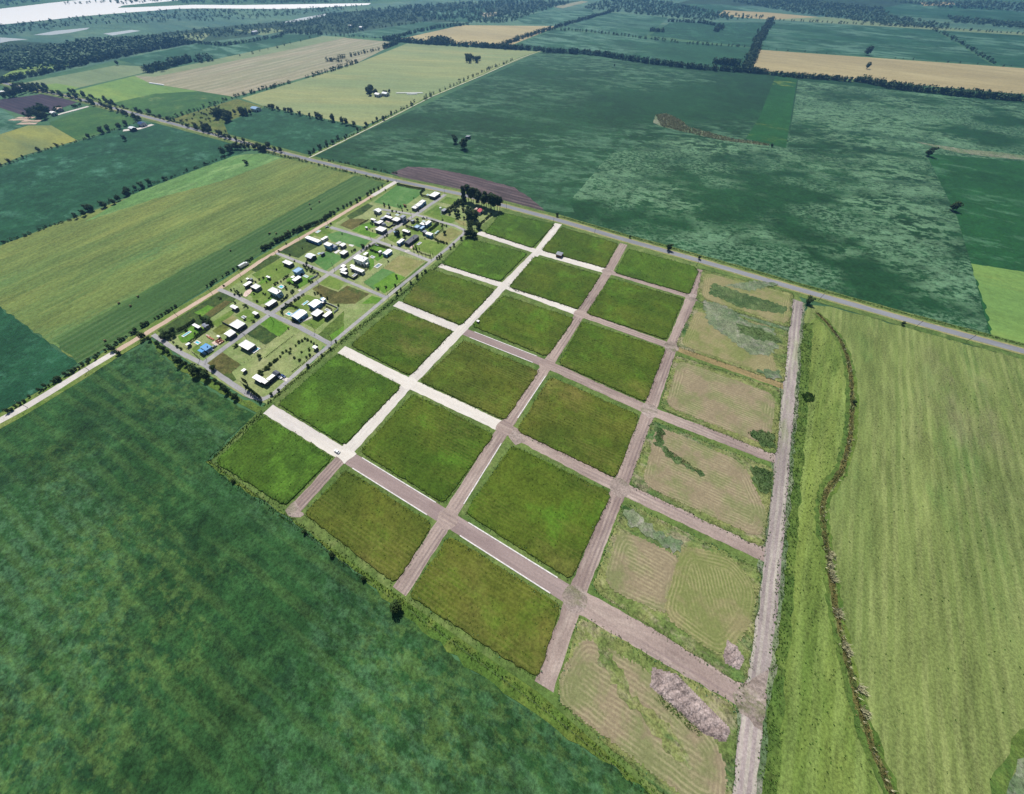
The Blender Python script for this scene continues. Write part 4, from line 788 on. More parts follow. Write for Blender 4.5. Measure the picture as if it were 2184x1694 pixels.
for (x, y), h, lb in (((990, 318), 16, 'large round tree of the pair standing in the big dark crop'), ((971, 306), 12, 'smaller round tree of the pair standing in the big dark crop'), ((527, 352), 7, 'lone narrow tree in the pale corner of the hay field'), ((1478, 0), 0, ''),
   ((1425, 534), 8, 'lone round tree on the verge of the paved road opposite a mown green lot'), ((1490, 553), 4.5, 'small dark tree by the paved road and a utility pole'), ((1721, 648), 8, 'round dark tree beside the start of the wide earth track'), ((1188, 462), 5, 'small tree across the paved road from the white avenue mouth'), ((1343, 508), 3.5, 'small dark bush beside the paved road near the brown avenue'),
   ((2029, 449), 12, 'lone dark tree inside the plain dark crop by its boundary'), ((1978, 333), 13, 'lone dark tree by the dry reed line'), ((1645, 314), 5, 'small bush at the end of the bright green crop'), ((1848, 118), 22, 'tall lone tree on the straw field boundary'), ((1848, 147), 15, 'lone tree inside the straw coloured field'), ((269, 300), 8, 'lone tree in the dark crop by the roadside farmhouse'),
   ((1923, 693), 4, 'low bush beside the paved road by the striped pasture'), ((848, 1296), 8.5, 'solitary dark tree at the blind end of an earth street'), ((777, 1234), 3.5, 'small round tree on the fence line below a meadow lot'), ((710, 1184), 3.5, 'bushy shrub tree on the fence line near the crop'), ((653, 1136), 3.2, 'small bush on the fence line by a tipped earth corner'), ((500, 1028), 3, 'small bush on the fence line of the corner lot'), ((1819, 860), 3.6, 'dark bush in the weedy ditch across the pasture'), ((252, 139), 10, 'lone tree by the grey green field'), ((1310, 142), 5, 'tiny lone bush in the mottled crop')):
    if h: plant('broadleaf_tree', at(x, y), h, lb, None, 1.15)
def clump(pts, n, hr, label, group, kind='broadleaf_tree', spread=1.0):
    for p in scatter(pts, n): plant(kind, p, rnd.uniform(*hr), label, group, spread * rnd.uniform(.9, 1.2))
clump([at(*p) for p in ((984, 128), (1000, 124), (1024, 128), (1018, 134), (990, 135))], 16, (9, 13), 'tree of the dark oval copse standing in the yellow field', 'oval copse in the yellow field')
clump([at(*p) for p in ((780, 196), (800, 192), (806, 204), (788, 206))], 12, (9, 13), 'tree sheltering the farmhouse in the yellow field', 'trees round the yellow field farmhouse')
clump([at(*p) for p in ((814, 198), (832, 196), (832, 202), (818, 204))], 5, (5, 8), 'small tree beside the white shed in the yellow field', 'trees by the yellow field shed')
clump([T1(u, v) for u, v in ((1690, 930), (1720, 880), (1800, 890), (1830, 950), (1760, 965))], 13, (10, 15), 'tree of the dark grove in the olive scrub', 'grove in the olive scrub')
clump([T1(u, v) for u, v in ((1830, 890), (1900, 870), (1970, 880), (1960, 905), (1860, 910))], 9, (8, 12), 'tree beside the blue house in the olive scrub', 'trees by the blue scrub house')
clump([T1(u, v) for u, v in ((1370, 960), (1620, 840), (1760, 800), (1700, 870), (1640, 1000), (1860, 1050), (1620, 1030), (1560, 1010))], 45, (2, 4), 'small bush dotted over the olive scrub', 'bushes dotted over the olive scrub', 'shrub', 1.2)
clump([T1(u, v) for u, v in ((1570, 990), (1640, 985), (1700, 1040), (1600, 1035))], 10, (6, 9), 'tree of the grove between olive scrub and paved road', 'grove between scrub and road')
clump([T1(u, v) for u, v in ((300, 930), (330, 850), (400, 880), (380, 945))], 16, (8, 16), 'tree of the tall dark grove behind the farmyard', 'grove behind the farmyard')
clump([T1(u, v) for u, v in ((190, 905), (300, 870), (330, 930), (210, 925))], 10, (6, 10), 'tree between the ploughed field and the farmyard', 'trees by the ploughed field')
clump([T1(u, v) for u, v in ((420, 870), (480, 850), (490, 870), (430, 895))], 7, (5, 8), 'tree round the white farm shed', 'trees round the farm shed')
clump([T1(u, v) for u, v in ((560, 835), (690, 815), (690, 830), (570, 850))], 10, (3, 5), 'small orchard tree beside the pale farm lane', 'orchard by the farm lane', 'leafy_tree')
clump([T1(u, v) for u, v in ((20, 770), (120, 720), (190, 690), (380, 690), (400, 720), (200, 735), (60, 775))], 34, (8, 14), 'tree of the dark wood beside the ploughed field and the road', 'wood beside the ploughed field')
hedge_far([T1(u, v) for u, v in ((1150, 570), (1250, 545), (1330, 520), (1420, 490), (1520, 480), (1620, 475))], 6, (12, 20), 8, 1, 2)
# estate homestead: tall row over the road and the big dark trees behind the red roofs
for i, (u, v) in enumerate([(880, 330), (1000, 345), (1080, 395), (1130, 420), (1200, 430), (1280, 450), (1350, 470), (1420, 495), (1490, 520), (1560, 540), (1630, 560), (1700, 590), (1780, 610), (1850, 620), (1250, 520), (1600, 610), (1700, 640), (1420, 590)]):
    plant('tall_tree', Q7(u, v), rnd.uniform(15, 19), 'tall dark tree in the windbreak along the paved road by the red roofed house', 'tall windbreak by the red roofed house', 1.25)
for (u, v), h in (((1060, 900), 15), ((1160, 900), 12), ((1000, 820), 13), ((1200, 860), 10)): plant('broadleaf_tree', Q7(u, v), h, 'massive dark tree in front of the red roofed house', 'massive trees before the red roofed house', 1.1)
for (u, v), h in (((1060, 1330), 12), ((1150, 1370), 10), ((960, 1340), 9), ((1290, 1120), 9), ((1240, 1080), 8), ((1190, 1360), 7)): plant('broadleaf_tree', Q7(u, v), h, 'big dark tree hanging over the end of the top white street', 'big trees over the street end', 1.1)
plant('leafy_tree', Q7(1050, 1160), 11, 'yellow green tree among dark ones at the street end', None, 1.0)
for (u, v), h in (((860, 330), 8), ((900, 400), 7), ((840, 440), 7), ((760, 440), 6.5), ((700, 480), 7), ((640, 520), 6.5), ((580, 580), 6.5), ((520, 620), 6), ((450, 660), 5.5), ((850, 490), 6), ((640, 690), 6), ((720, 700), 5.5), ((680, 820), 6), ((740, 800), 5), ((860, 650), 5), ((880, 860), 4), ((480, 720), 5)): plant('broadleaf_tree', Q7(u, v), h, 'dark round tree in the diagonal grove beside the water tower', 'diagonal grove by the water tower', 1.15)
plant('leafy_tree', Q7(980, 610), 6, 'bright green tree beside the massive dark trees', None, 1.15)
for u, v in ((1370, 960), (1420, 920), (1470, 870), (1520, 830), (1570, 790), (1630, 750), (1400, 940), (1490, 850), (1545, 810), (1600, 770)): plant('shrub', Q7(u, v), 3.2, 'clipped dark bush in the hedge beside the first meadow lot', 'hedge beside the first meadow lot', 0.9)
plant('leafy_tree', Q2(1800, 770), 5.0, 'solitary round olive tree on a dry plot', None, 1.2)
plant('broadleaf_tree', Q3(860, 105), 4.5, 'dark tree at the central street edge by the solar roof house', None, 1.2)
plant('leafy_tree', Q2(430, 880), 5.0, 'round leafy tree behind the long slate roof', None, 1.2); plant('broadleaf_tree', Q2(230, 820), 8.5, 'dark tree beside the pale blue shed', None, 0.9); plant('leafy_tree', Q2(880, 320), 4.2, 'yellowish round tree in the walled garden corner', None, 1.3)
for (u, v), h in (((730, 1250), 5), ((750, 1345), 6), ((830, 1290), 5), ((860, 1340), 6), ((950, 1330), 4.5)): plant('cypress_tree', Q2(u, v), h, 'narrow dark cypress in the row by the slate roofed house', 'cypresses by the slate roofed house', 0.75)
for u, v in ((1370, 890), (1385, 895), (1330, 880), (1290, 870), (1410, 880), (1250, 860)): plant('cypress_tree', N2(u, v), 4.0, 'small cypress at the corner of the slate roof garden', 'cypresses at the garden corner', 0.7)
for u, v in ((240, 800), (280, 990), (330, 1010), (400, 1060), (460, 1110), (520, 1150), (570, 1200), (630, 1250), (690, 1290), (740, 1340)): plant('cypress_tree', Q8(u + 30, v + 60), rnd.uniform(6.5, 8), 'dark conifer in the slanting row by the flat roofed corner house', 'conifers by the corner house', 0.9)
for u, v in ((1250, 50), (1290, 30), (1200, 90), (1120, 165), (1050, 225), (1030, 320), (960, 290), (890, 365), (700, 520), (740, 440), (800, 520), (800, 420), (700, 460)): plant('shrub', Q8(u, v), rnd.uniform(2.0, 3.0), 'dark shrub in the line behind the flat roofed corner house', 'shrub line behind the corner house', 1.2)
for u, v in ((1600, 760), (1560, 780), (1520, 805), (1490, 845), (1460, 870), (1440, 885), (1390, 930)): plant('shrub', N3(u, v), rnd.uniform(1.8, 2.6), 'dark shrub in the long garden row of the corner plot', 'garden row of the corner plot', 1.3)
for u, v in ((1700, 690), (1730, 670), (1760, 650), (1790, 660), (1830, 680), (1860, 700), (1890, 720), (1665, 725), (1805, 755), (1815, 770), (1725, 795), (1645, 860), (1710, 880), (1780, 850), (1820, 830), (1600, 800)): plant('shrub', N3(u, v), rnd.uniform(1.6, 3.0), 'dark shrub scattered in the corner plot near the white shed', 'shrubs near the corner plot shed', 1.1)
for k in range(24):
    t = k / 23; plant('shrub', N3(1325 + t * 315, 852 - t * 245), 0.9, 'tiny sapling in the dotted line across the dry plot', 'dotted line of saplings', 1.0)
for k in range(16):
    t = k / 15; plant('shrub', N3(1620 + t * 235, 1005 - t * 175), 1.0, 'low plant in the dotted line beside the estate loop street', 'dotted line by the loop street', 1.0)
plant('broadleaf_tree', N3(1275, 850), 4.2, 'lone dark tree on the dry corner plot', None, 1.2); plant('broadleaf_tree', N3(770, 985), 5.5, 'dark tree in the weedy plot by the street fork', None, 1.3)
for u, v in ((250, 620), (300, 600), (330, 570), (280, 640), (340, 620), (230, 650)): plant('broadleaf_tree', N3(u, v), rnd.uniform(4.5, 6.5), 'dark tree at the weedy end of the estate by the track', 'trees at the weedy estate end', 1.2)
for u, v in ((690, 470), (720, 500), (660, 450), (740, 480)): plant('broadleaf_tree', N3(u, v), 5.5, 'dark tree behind the small grey roofed cabin', 'trees behind the grey cabin', 1.1)
for u, v in ((1600, 800), (1500, 880), (1455, 910), (1330, 1060), (1290, 1080), (1170, 1180), (1060, 1250), (1020, 1300), (1720, 700), (1640, 770), (1480, 900), (1240, 1120)): plant('broadleaf_tree', N2(u, v), rnd.uniform(3, 5), 'dark tree along the road between the estate and the meadow lots', 'trees between estate and meadow lots', 1.1)
for u, v in ((1950, 830), (1800, 950), (1480, 1215), (2100, 680), (2040, 760), (1400, 1260)): plant('broadleaf_tree', N3(u, v), rnd.uniform(2.6, 4.2), 'small dark tree beside the loop street of the estate', 'small trees by the loop street', 1.15)
GARDEN_SHRUBS = [(Q1, [(820, 160), (850, 240), (990, 205), (1025, 290), (1400, 240), (1300, 210), (1430, 320), (1460, 400), (1330, 270), (1110, 410), (1250, 420), (1360, 490), (560, 575), (380, 820), (430, 860), (340, 1000), (440, 1080), (1580, 600), (1100, 1010), (960, 1190), (920, 1240), (860, 1290), (2010, 400)]),
 (Q2, [(1680, 420), (1740, 460), (1800, 490), (1860, 510), (1710, 510), (1500, 960), (1560, 990), (1570, 1070), (1650, 1040), (1700, 1050), (1780, 1080), (1880, 1100), (1130, 940), (240, 270), (560, 300), (1190, 230), (1120, 250), (1060, 240)]),
 (Q3, [(600, 200), (560, 230), (650, 180), (800, 210), (980, 300), (1090, 190), (1150, 190), (1200, 230), (1260, 250), (1310, 330), (1540, 500), (1780, 960), (1760, 900), (1480, 1200), (1260, 1250), (1750, 1160), (1020, 80), (960, 120)]),
 (Q4, [(1180, 360), (1260, 430), (1200, 500), (1380, 470), (1330, 540), (1440, 580), (1560, 640), (1650, 720), (1300, 870), (1260, 900), (1340, 930), (1380, 910), (560, 700), (500, 740), (440, 790), (400, 830), (320, 890), (200, 940), (120, 980), (560, 930), (620, 950), (690, 980), (740, 1010), (820, 1040), (890, 1080), (740, 1230), (700, 1280), (480, 1100), (510, 1160), (1110, 350), (780, 200), (180, 480)]),
 (Q5, [(950, 140), (830, 220), (1090, 90), (1330, 150), (1210, 230), (1080, 620), (870, 890), (1280, 780), (1200, 1130), (1620, 830), (1780, 810), (1850, 750), (1900, 700), (1700, 880), (1560, 260), (1480, 320), (1880, 480), (1840, 380), (120, 560), (230, 620), (280, 690), (80, 460), (240, 570), (350, 660), (750, 500)]),
 (Q6, [(380, 210), (330, 240), (270, 280), (220, 320), (820, 200), (760, 240), (700, 280), (900, 140), (960, 110), (640, 330), (540, 400), (430, 470), (370, 440), (520, 470), (600, 510), (680, 550), (230, 600), (220, 720), (240, 800), (600, 1020), (660, 1040), (760, 1040), (560, 980), (1330, 90), (1430, 60), (1540, 150), (1750, 240), (2130, 490), (430, 1270)]),
 (N3, [(330, 690), (370, 740), (300, 660), (420, 760), (470, 560), (560, 590), (990, 330), (1140, 310), (910, 660), (1340, 320), (1210, 160), (1330, 165), (880, 70), (840, 210), (1000, 260), (1110, 290), (1030, 720), (1000, 740), (620, 400), (760, 510), (1110, 440), (1200, 460)]),
 (N1, [(1780, 960), (1760, 1000), (1820, 690), (1560, 750), (1370, 640), (1730, 800), (960, 1250), (1020, 1270), (1000, 1300), (1070, 1160), (1480, 830), (1600, 870)]), (N2, [(880, 315), (930, 360), (1200, 250), (730, 255), (890, 165), (1020, 95), (1130, 380), (640, 780), (420, 640), (300, 530), (960, 770)])]
for cv, L in GARDEN_SHRUBS:
    for u, v in L: plant('shrub', cv(u, v), rnd.uniform(1.8, 3.3), 'dark garden shrub among the estate houses', 'garden shrubs of the estate', rnd.uniform(.9, 1.2))

def clipped_hedge(pts, w, h, label):
    P = resample(pts, 0.5); n = int(len(P) * 26 * w * h / 2.2); rs = np.random.default_rng(len(P)); V = []
    A = np.array([(p.x, p.y) for p in P]); i = rs.integers(0, len(A), n); c = np.zeros((n, 3)); c[:, :2] = A[i] + rs.uniform(-w / 2, w / 2, (n, 2)); c[:, 2] = ZR + h * rs.uniform(0.05, 1, n) ** 0.6
    d = rs.normal(size=(n, 3)); d[:, 2] += .4; d /= np.linalg.norm(d, axis=1)[:, None]; a = np.cross(d, rs.normal(size=(n, 3))); a /= np.linalg.norm(a, axis=1)[:, None]; b = np.cross(d, a); s = 0.24
    V = np.stack([c - a * s, c - b * s, c + a * s, c + b * s], 1).reshape(-1, 3)
    tag(link('clipped_hedge', quads_mesh('clipped_hedge', V, 'leaf_dark')), label, 'hedge')
for cv, pts, w, h, lb in [
 (N2, [(1020, 100), (1180, 135), (1320, 155), (1270, 195), (1290, 225), (1420, 250)], 1.4, 2.2, 'dark hedge round the pool house by the paved road'),
 (Q2, [(480, 520), (640, 560), (760, 610), (880, 640)], 1.2, 2.2, 'dark hedge below the teal garden pool'), (Q2, [(1580, 420), (1420, 560), (1280, 660)], 1.6, 2.4, 'dark hedge between two long back gardens'), (Q2, [(1340, 330), (1460, 370), (1600, 420)], 1.2, 2.0, 'dark hedge at the street end of the long gardens'),
 (Q2, [(600, 330), (720, 370), (860, 390), (940, 410)], 1.0, 1.8, 'dark hedge under the yellowish round tree'), (Q2, [(1460, 850), (1600, 720), (1760, 600)], 0.8, 1.6, 'thin hedge beside the small rectangular pool garden'), (Q2, [(1420, 930), (1560, 1000), (1740, 1060), (1900, 1110)], 0.8, 1.2, 'low ragged hedge below the solitary olive tree'),
 (Q3, [(1240, 40), (1400, 90), (1590, 160)], 1.3, 2.0, 'dark hedge facing the street by the blue gabled house'), (Q3, [(900, 190), (1040, 100), (1160, 30), (1240, 40)], 1.0, 1.6, 'dark hedge along the central street by the lush lawn'), (Q3, [(1040, 180), (1160, 220), (1260, 250)], 1.0, 1.8, 'short dark hedge inside the lush lawn'),
 (Q3, [(620, 980), (760, 880), (900, 760), (1040, 650)], 0.8, 1.5, 'thin dark hedge below the row of white houses'), (Q9, [(420, 370), (560, 270), (700, 170), (820, 100)], 1.8, 2.2, 'thick dark hedge behind the blue house garden'), (Q9, [(200, 560), (300, 480), (410, 400)], 1.3, 1.8, 'blue green hedge beside the small square pool'),
 (N3, [(380, 560), (460, 520), (560, 450)], 1.6, 2.0, 'dark hedge above the long narrow pool'), (Q6, [(500, 460), (640, 520), (780, 580)], 1.0, 1.8, 'dark hedge behind the striped metal roof house'), (Q6, [(220, 640), (320, 560), (440, 480)], 1.2, 2.0, 'bushy hedge at the street corner by the small blue pool'),
 (Q6, [(1720, 520), (1820, 570), (1920, 620)], 0.9, 1.8, 'dark hedge beside the narrow walled pool'), (Q1, [(300, 690), (160, 770), (0, 860)], 0.8, 1.2, 'thin dark hedge above the bright lawn'), (N2, [(1380, 880), (1280, 850), (1200, 800)], 0.7, 1.0, 'low hedge beside the cypresses')]:
    clipped_hedge([cv(u, v) for u, v in pts], w, h, lb)

# weeds: blades too many to count
def blades(name, pos, hr, wr, k, mat, label, lean=0.7, z_add=0.0):
    pos = np.asarray(pos, np.float32) + np.array([0, 0, z_add], np.float32)
    if not len(pos): return
    rs = RS; n = len(pos) * k; B = np.repeat(pos, k, 0) + np.concatenate([rs.normal(0, 0.18, (n, 2)), np.zeros((n, 1))], 1)
    h = rs.uniform(*hr, n)[:, None]; w = rs.uniform(*wr, n)[:, None]; t = rs.uniform(0, 6.28, n); dx = np.stack([np.cos(t), np.sin(t), np.zeros(n)], 1); dy = np.stack([-np.sin(t), np.cos(t), np.zeros(n)], 1)
    tip = B + dx * h * rs.uniform(0.2, lean, n)[:, None] + np.array([0, 0, 1]) * h
    tag(link(name, tris_mesh(name, np.stack([B - dy * w, B + dy * w, tip], 1).reshape(-1, 3), mat)), label, None, None, 'stuff')
dk, gr, tl, br, pl = [], [], [], [], []
for key, (Q, N, top) in LOTS.items():
    dry = key.startswith('dry')
    for q, nr in zip(Q, N):
        shade = nr.y < -0.2  # banks away from the sun: darker weed colour deepens their shade
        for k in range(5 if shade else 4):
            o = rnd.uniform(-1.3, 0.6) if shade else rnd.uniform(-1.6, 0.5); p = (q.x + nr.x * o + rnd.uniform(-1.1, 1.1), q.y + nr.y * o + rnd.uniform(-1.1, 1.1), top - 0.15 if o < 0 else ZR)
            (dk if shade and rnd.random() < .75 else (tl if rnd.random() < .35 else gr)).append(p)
    if not dry:
        bb = scatter(Q, 110)
        for p in bb: gr.append((p.x, p.y, top - 0.05))
blades('lot_edge_weeds', dk, (0.3, 0.7), (0.08, 0.2), 4, 'weed_dark', 'dark weeds along the shaded banks of the lots')
blades('lot_edge_grass', gr, (0.3, 0.8), (0.12, 0.3), 4, 'weed_green', 'tufts of green grass on the lots')
blades('lot_edge_leaves', tl, (0.4, 0.9), (0.15, 0.35), 4, 'weed_teal', 'grey green weeds on the lot edges')
CREEK = D((1742, 668), (1768, 694), (1792, 726), (1806, 760), (1814, 800), (1818, 860), (1812, 940), (1794, 1006), (1764, 1046), (1752, 1084), (1758, 1140), (1768, 1200), (1780, 1290), (1800, 1380), (1828, 1500), (1862, 1600), (1905, 1700), (1960, 1800))
strip('ditch', CREEK, 2.8, 'weeds_brown', ZR + 0.03, 0.6, 2.5, label='shallow weedy ditch winding through the pasture')
strip('ditch_bank', offset_line(CREEK, -2.8), 2.6, 'pasture_edge', ZR + 0.02, 0.9, 2.5); strip('ditch_bank', offset_line(CREEK, 2.6), 2.2, 'margin_olive', ZR + 0.024, 0.9, 2.5)
dk3w = []
for p in resample(CREEK, 0.7):
    for k in range(4): (br if rnd.random() < .6 else dk3w).append((p.x + rnd.gauss(0, 1.0), p.y + rnd.gauss(0, 1.0), 0))
    if rnd.random() < 0.18: pl.append((p.x + rnd.gauss(0, .8), p.y + rnd.gauss(0, .8), 0))
blades('ditch_shrubs', dk3w, (0.3, 1.0), (0.1, 0.25), 4, 'weed_dark', 'dark low growth in the ditch', z_add=ZR)
blades('ditch_weeds', br, (0.25, 0.8), (0.08, 0.22), 4, 'weed_brown', 'tangle of brown weeds filling the ditch', z_add=ZR)
for (x, y) in ((1769, 1205), (1768, 1190), (1772, 1222), (1788, 1310), (1786, 1306), (1800, 1376), (1770, 1180), (1774, 1236), (1806, 1388), (1843, 1518), (1834, 1470)):
    c = at(x, y)
    for k in range(30): pl.append((c.x + rnd.gauss(0, 0.9), c.y + rnd.gauss(0, 0.9), 0))
blades('pampas_plumes', pl, (1.0, 2.2), (0.1, 0.25), 5, 'weed_pale', 'pale feathery grass plumes along the ditch', 0.9, z_add=ZR)
dk3, gr3 = [], []
for a_, n_, hh in ((D((448, 984), (500, 1030), (620, 1108), (740, 1200), (855, 1282), (940, 1350), (1100, 1462), (1190, 1530), (1300, 1620), (1400, 1700), (1500, 1790)), 3, 1.2), (D((448, 982), (500, 936), (560, 880)), 5, 1.0), (offset_line(MAIN[9:], 9.5), 3, 1), (offset_line(A4, 6.0), 1, 1), (offset_line(A4, -6.0), 1, 1), (D((568, 864), (700, 752), (830, 650), (935, 568), (1010, 506)), 5, 1.2)):
    for p in resample(a_, 0.9):
        for k in range(n_): (dk3 if rnd.random() < .25 else gr3).append((p.x + rnd.gauss(0, hh), p.y + rnd.gauss(0, hh), 0))
for poly, n_ in (([(1592, 922), (1620, 918), (1652, 925), (1654, 955), (1630, 955)], 500), ([(1602, 996), (1632, 1000), (1648, 1006), (1644, 1048), (1622, 1050)], 450), ([(1400, 910), (1416, 918), (1412, 948), (1398, 944)], 200), ([(1418, 956), (1440, 968), (1500, 1008), (1496, 1014), (1420, 970)], 260), ([(1572, 692), (1620, 702), (1662, 722), (1664, 730), (1620, 724)], 400), ([(1710, 842), (1722, 836), (1738, 842), (1736, 856), (1718, 858)], 350), ([(1085, 608), (1130, 618), (1136, 628), (1100, 622)], 200), ([(1408, 1478), (1500, 1560), (1490, 1572), (1396, 1490)], 220)):
    for p in scatter([at(x, y, .5) for x, y in poly], n_): (dk3 if rnd.random() < .25 else gr3).append((p.x, p.y, 0.15 if n_ != 350 else 0.0))
for poly, n_ in (([(1712, 690), (1734, 690), (1722, 860), (1700, 1150), (1672, 1500), (1660, 1700), (1608, 1694), (1680, 980)], 1400), ([(2000, 800), (2184, 820), (2184, 1694), (1930, 1694), (1800, 1200), (1860, 900)], 160), ([(1720, 700), (1790, 760), (1800, 950), (1745, 1090), (1790, 1400), (1860, 1650), (1680, 1694), (1700, 1000)], 450)):
    for p in scatter(D(*poly), n_): gr3.append((p.x, p.y, 0.1))
blades('verge_weeds', dk3, (0.4, 0.9), (0.12, 0.3), 5, 'weed_dark', 'dark weeds along fence lines and tracks', z_add=ZR)
blades('verge_grass', gr3, (0.3, 0.8), (0.12, 0.3), 4, 'weed_green', 'rough green grass along fence lines and tracks', z_add=ZR)
reed = []
for p in scatter(D((1398, 246), (1420, 243), (1450, 256), (1468, 272), (1450, 280), (1410, 270)), 1400) + scatter(D((1468, 272), (1560, 296), (1640, 308), (1640, 312), (1540, 300), (1450, 280)), 800): reed.append((p.x, p.y, 0.1))
blades('reeds', reed, (0.8, 2.2), (0.3, 0.6), 4, 'weed_pale', 'pale dry reeds standing in the big crop', z_add=ZR)

# ---------------------------------------------------------------- buildings
WIN = mesh_data('window', *box_vf(-0.7, 0.7, -0.04, 0.05, 0, 1.2), 'window_glass'); BIGWIN = mesh_data('window', *box_vf(-1.3, 1.3, -0.04, 0.05, 0, 2.0), 'window_glass')
DOOR = mesh_data('door', *box_vf(-0.5, 0.5, -0.04, 0.06, 0, 2.1), 'door_dark')
def rect_of(conv, cs, z):
    P = [conv(u, v, z) for u, v in cs]; a = sorted(p.dot(E1) for p in P); b = sorted(p.dot(E2) for p in P)
    return (a[0] + a[1]) / 2, (a[2] + a[3]) / 2, (b[0] + b[1]) / 2, (b[2] + b[3]) / 2
def house(label, vols, name='house', cat='house', tank=False, chimney=False, plainwalls=False, rot=GA):
    R = [rect_of(v[0], v[1], v[2] + ZR) for v in vols]
    ca, cb = (R[0][0] + R[0][1]) / 2, (R[0][2] + R[0][3]) / 2; c = E1 * ca + E2 * cb
    root = empty(name, (c.x, c.y, ZR), rot); tag(root, label, cat)
    for i, (v, (a0, a1, b0, b1)) in enumerate(zip(vols, R)):
        h, kind, rm, wm = v[2], v[3], v[4], v[5]; x0, x1, y0, y1 = a0 - ca, a1 - ca, b0 - cb, b1 - cb; ov = 0.35 if kind != 'flat' else 0.2
        if x1 - x0 < 1.6: x1 = x0 + 1.6
        if y1 - y0 < 1.6: y1 = y0 + 1.6
        wx0, wx1, wy0, wy1 = x0 + ov, x1 - ov, y0 + ov, y1 - ov
        z0 = -0.35 - 0.01 * i
        if kind == 'porch':
            for px, py in ((wx0, wy0), (wx1, wy0), (wx0, wy1), (wx1, wy1)): MB().box(px - .12, px + .12, py - .12, py + .12, z0, h).build('post', wm, root)
            MB().box(x0, x1, y0, y1, h, h + 0.16).build('roof', rm, root); continue
        wall = MB().box(wx0, wx1, wy0, wy1, z0, h - 0.02).build('wall', wm, root)
        if kind == 'flat':
            rb = MB().box(x0, x1, y0, y1, h - 0.02, h + 0.16).build('roof', rm, root)
            if min(x1 - x0, y1 - y0) > 5:
                p = MB(); t = 0.22
                p.box(x0, x1, y0, y0 + t, h + .155, h + .42).box(x0, x1, y1 - t, y1, h + .155, h + .42).box(x0, x0 + t, y0 + t, y1 - t, h + .155, h + .42).box(x1 - t, x1, y0 + t, y1 - t, h + .155, h + .42); p.build('parapet', rm, rb)
        else:
            lx = (x1 - x0) > (y1 - y0)
            if kind == 'gable_b': lx = False
            if kind == 'gable_a': lx = True
            mb = MB(); th = 0.14
            if kind.startswith('mono'):
                rise = 0.12 * (x1 - x0); pts = [(x0, y0, h), (x1, y0, h + rise), (x1, y1, h + rise), (x0, y1, h)]
                mb.poly(pts + [(p[0], p[1], p[2] + th) for p in pts], [(3, 2, 1, 0), (4, 5, 6, 7), (0, 1, 5, 4), (1, 2, 6, 5), (2, 3, 7, 6), (3, 0, 4, 7)])
                rb = mb.build('roof', rm, root); MB().poly([(wx0, wy0, h - .03), (wx1, wy0, h - .03), (wx1, wy1, h - .03), (wx0, wy1, h - .03), (wx1, wy0, h + rise - .05), (wx1, wy1, h + rise - .05)], [(0, 1, 4), (1, 2, 5, 4), (2, 3, 5)]).build('gable_wall', wm, root)
            else:
                if lx: rise = (y1 - y0) * 0.5 * 0.3; m_ = (y0 + y1) / 2; sec = [(y0, h), (m_, h + rise), (y1, h)]; mk = lambda s, t_: (s, t_[0], t_[1]); s0, s1 = x0, x1; w0, w1 = wx0, wx1
                else: rise = (x1 - x0) * 0.5 * 0.3; m_ = (x0 + x1) / 2; sec = [(x0, h), (m_, h + rise), (x1, h)]; mk = lambda s, t_: (t_[0], s, t_[1]); s0, s1 = y0, y1; w0, w1 = wy0, wy1
                sec2 = [(q[0], q[1] + th) for q in sec]; pts = [mk(s0, q) for q in sec] + [mk(s0, q) for q in sec2] + [mk(s1, q) for q in sec] + [mk(s1, q) for q in sec2]
                mb.poly(pts, [(3, 4, 10, 9), (4, 5, 11, 10), (0, 6, 7, 1), (1, 7, 8, 2), (0, 1, 4, 3), (1, 2, 5, 4), (6, 9, 10, 7), (7, 10, 11, 8), (0, 3, 9, 6), (2, 8, 11, 5)])
                rb = mb.build('roof', rm, root)
                o_ = ov; secw = [(sec[0][0] + o_, h - .03), (m_, h + rise - .06), (sec[2][0] - o_, h - .03)]
                MB().poly([mk(w0, q) for q in secw] + [mk(w1, q) for q in secw], [(0, 1, 2), (3, 5, 4), (0, 3, 4, 1), (1, 4, 5, 2)]).build('gable_wall', wm, root)
        if not plainwalls and h > 2.2:
            for (fx, fy, r_, L_) in (((wx0 + wx1) / 2, wy0, 0.0, wx1 - wx0), (wx1, (wy0 + wy1) / 2, math.pi / 2, wy1 - wy0), ((wx0 + wx1) / 2, wy1, math.pi, wx1 - wx0), (wx0, (wy0 + wy1) / 2, -math.pi / 2, wy1 - wy0)):
                n = max(1, int(L_ / 4.0))
                for k in range(n):
                    if L_ < 2.4: continue
                    t = (k + 0.5) / n - 0.5; isdoor = (k == n // 2 and r_ == 0.0 and i == 0); dx = t * L_
                    big = L_ > 6 and k % 2 == 0 and not isdoor and h > 2.6
                    o = link('door' if isdoor else 'window', DOOR if isdoor else (BIGWIN if big else WIN), root)
                    o.location = (fx + dx * math.cos(r_), fy + dx * math.sin(r_), 0.02 if (isdoor or big) else 1.0); o.rotation_euler = (0, 0, r_)
                    if h > 4.4 and not isdoor:
                        o2 = link('window', WIN, root); o2.location = (o.location.x, o.location.y, 3.4); o2.rotation_euler = (0, 0, r_)
    v = vols[0]; a0, a1, b0, b1 = R[0]; hz = v[2]
    if tank: MB().cyl(((a1 - a0) * .28, (b1 - b0) * .25, hz + .1), ((a1 - a0) * .28, (b1 - b0) * .25, hz + 1.4), 0.55, 0.5, 10).build('water_tank', 'steel', root)
    if chimney: MB().box((a1 - a0) * .2, (a1 - a0) * .2 + .6, (b1 - b0) * .1, (b1 - b0) * .1 + .6, hz + .1, hz + 1.7).build('chimney', v[5], root)
    return root
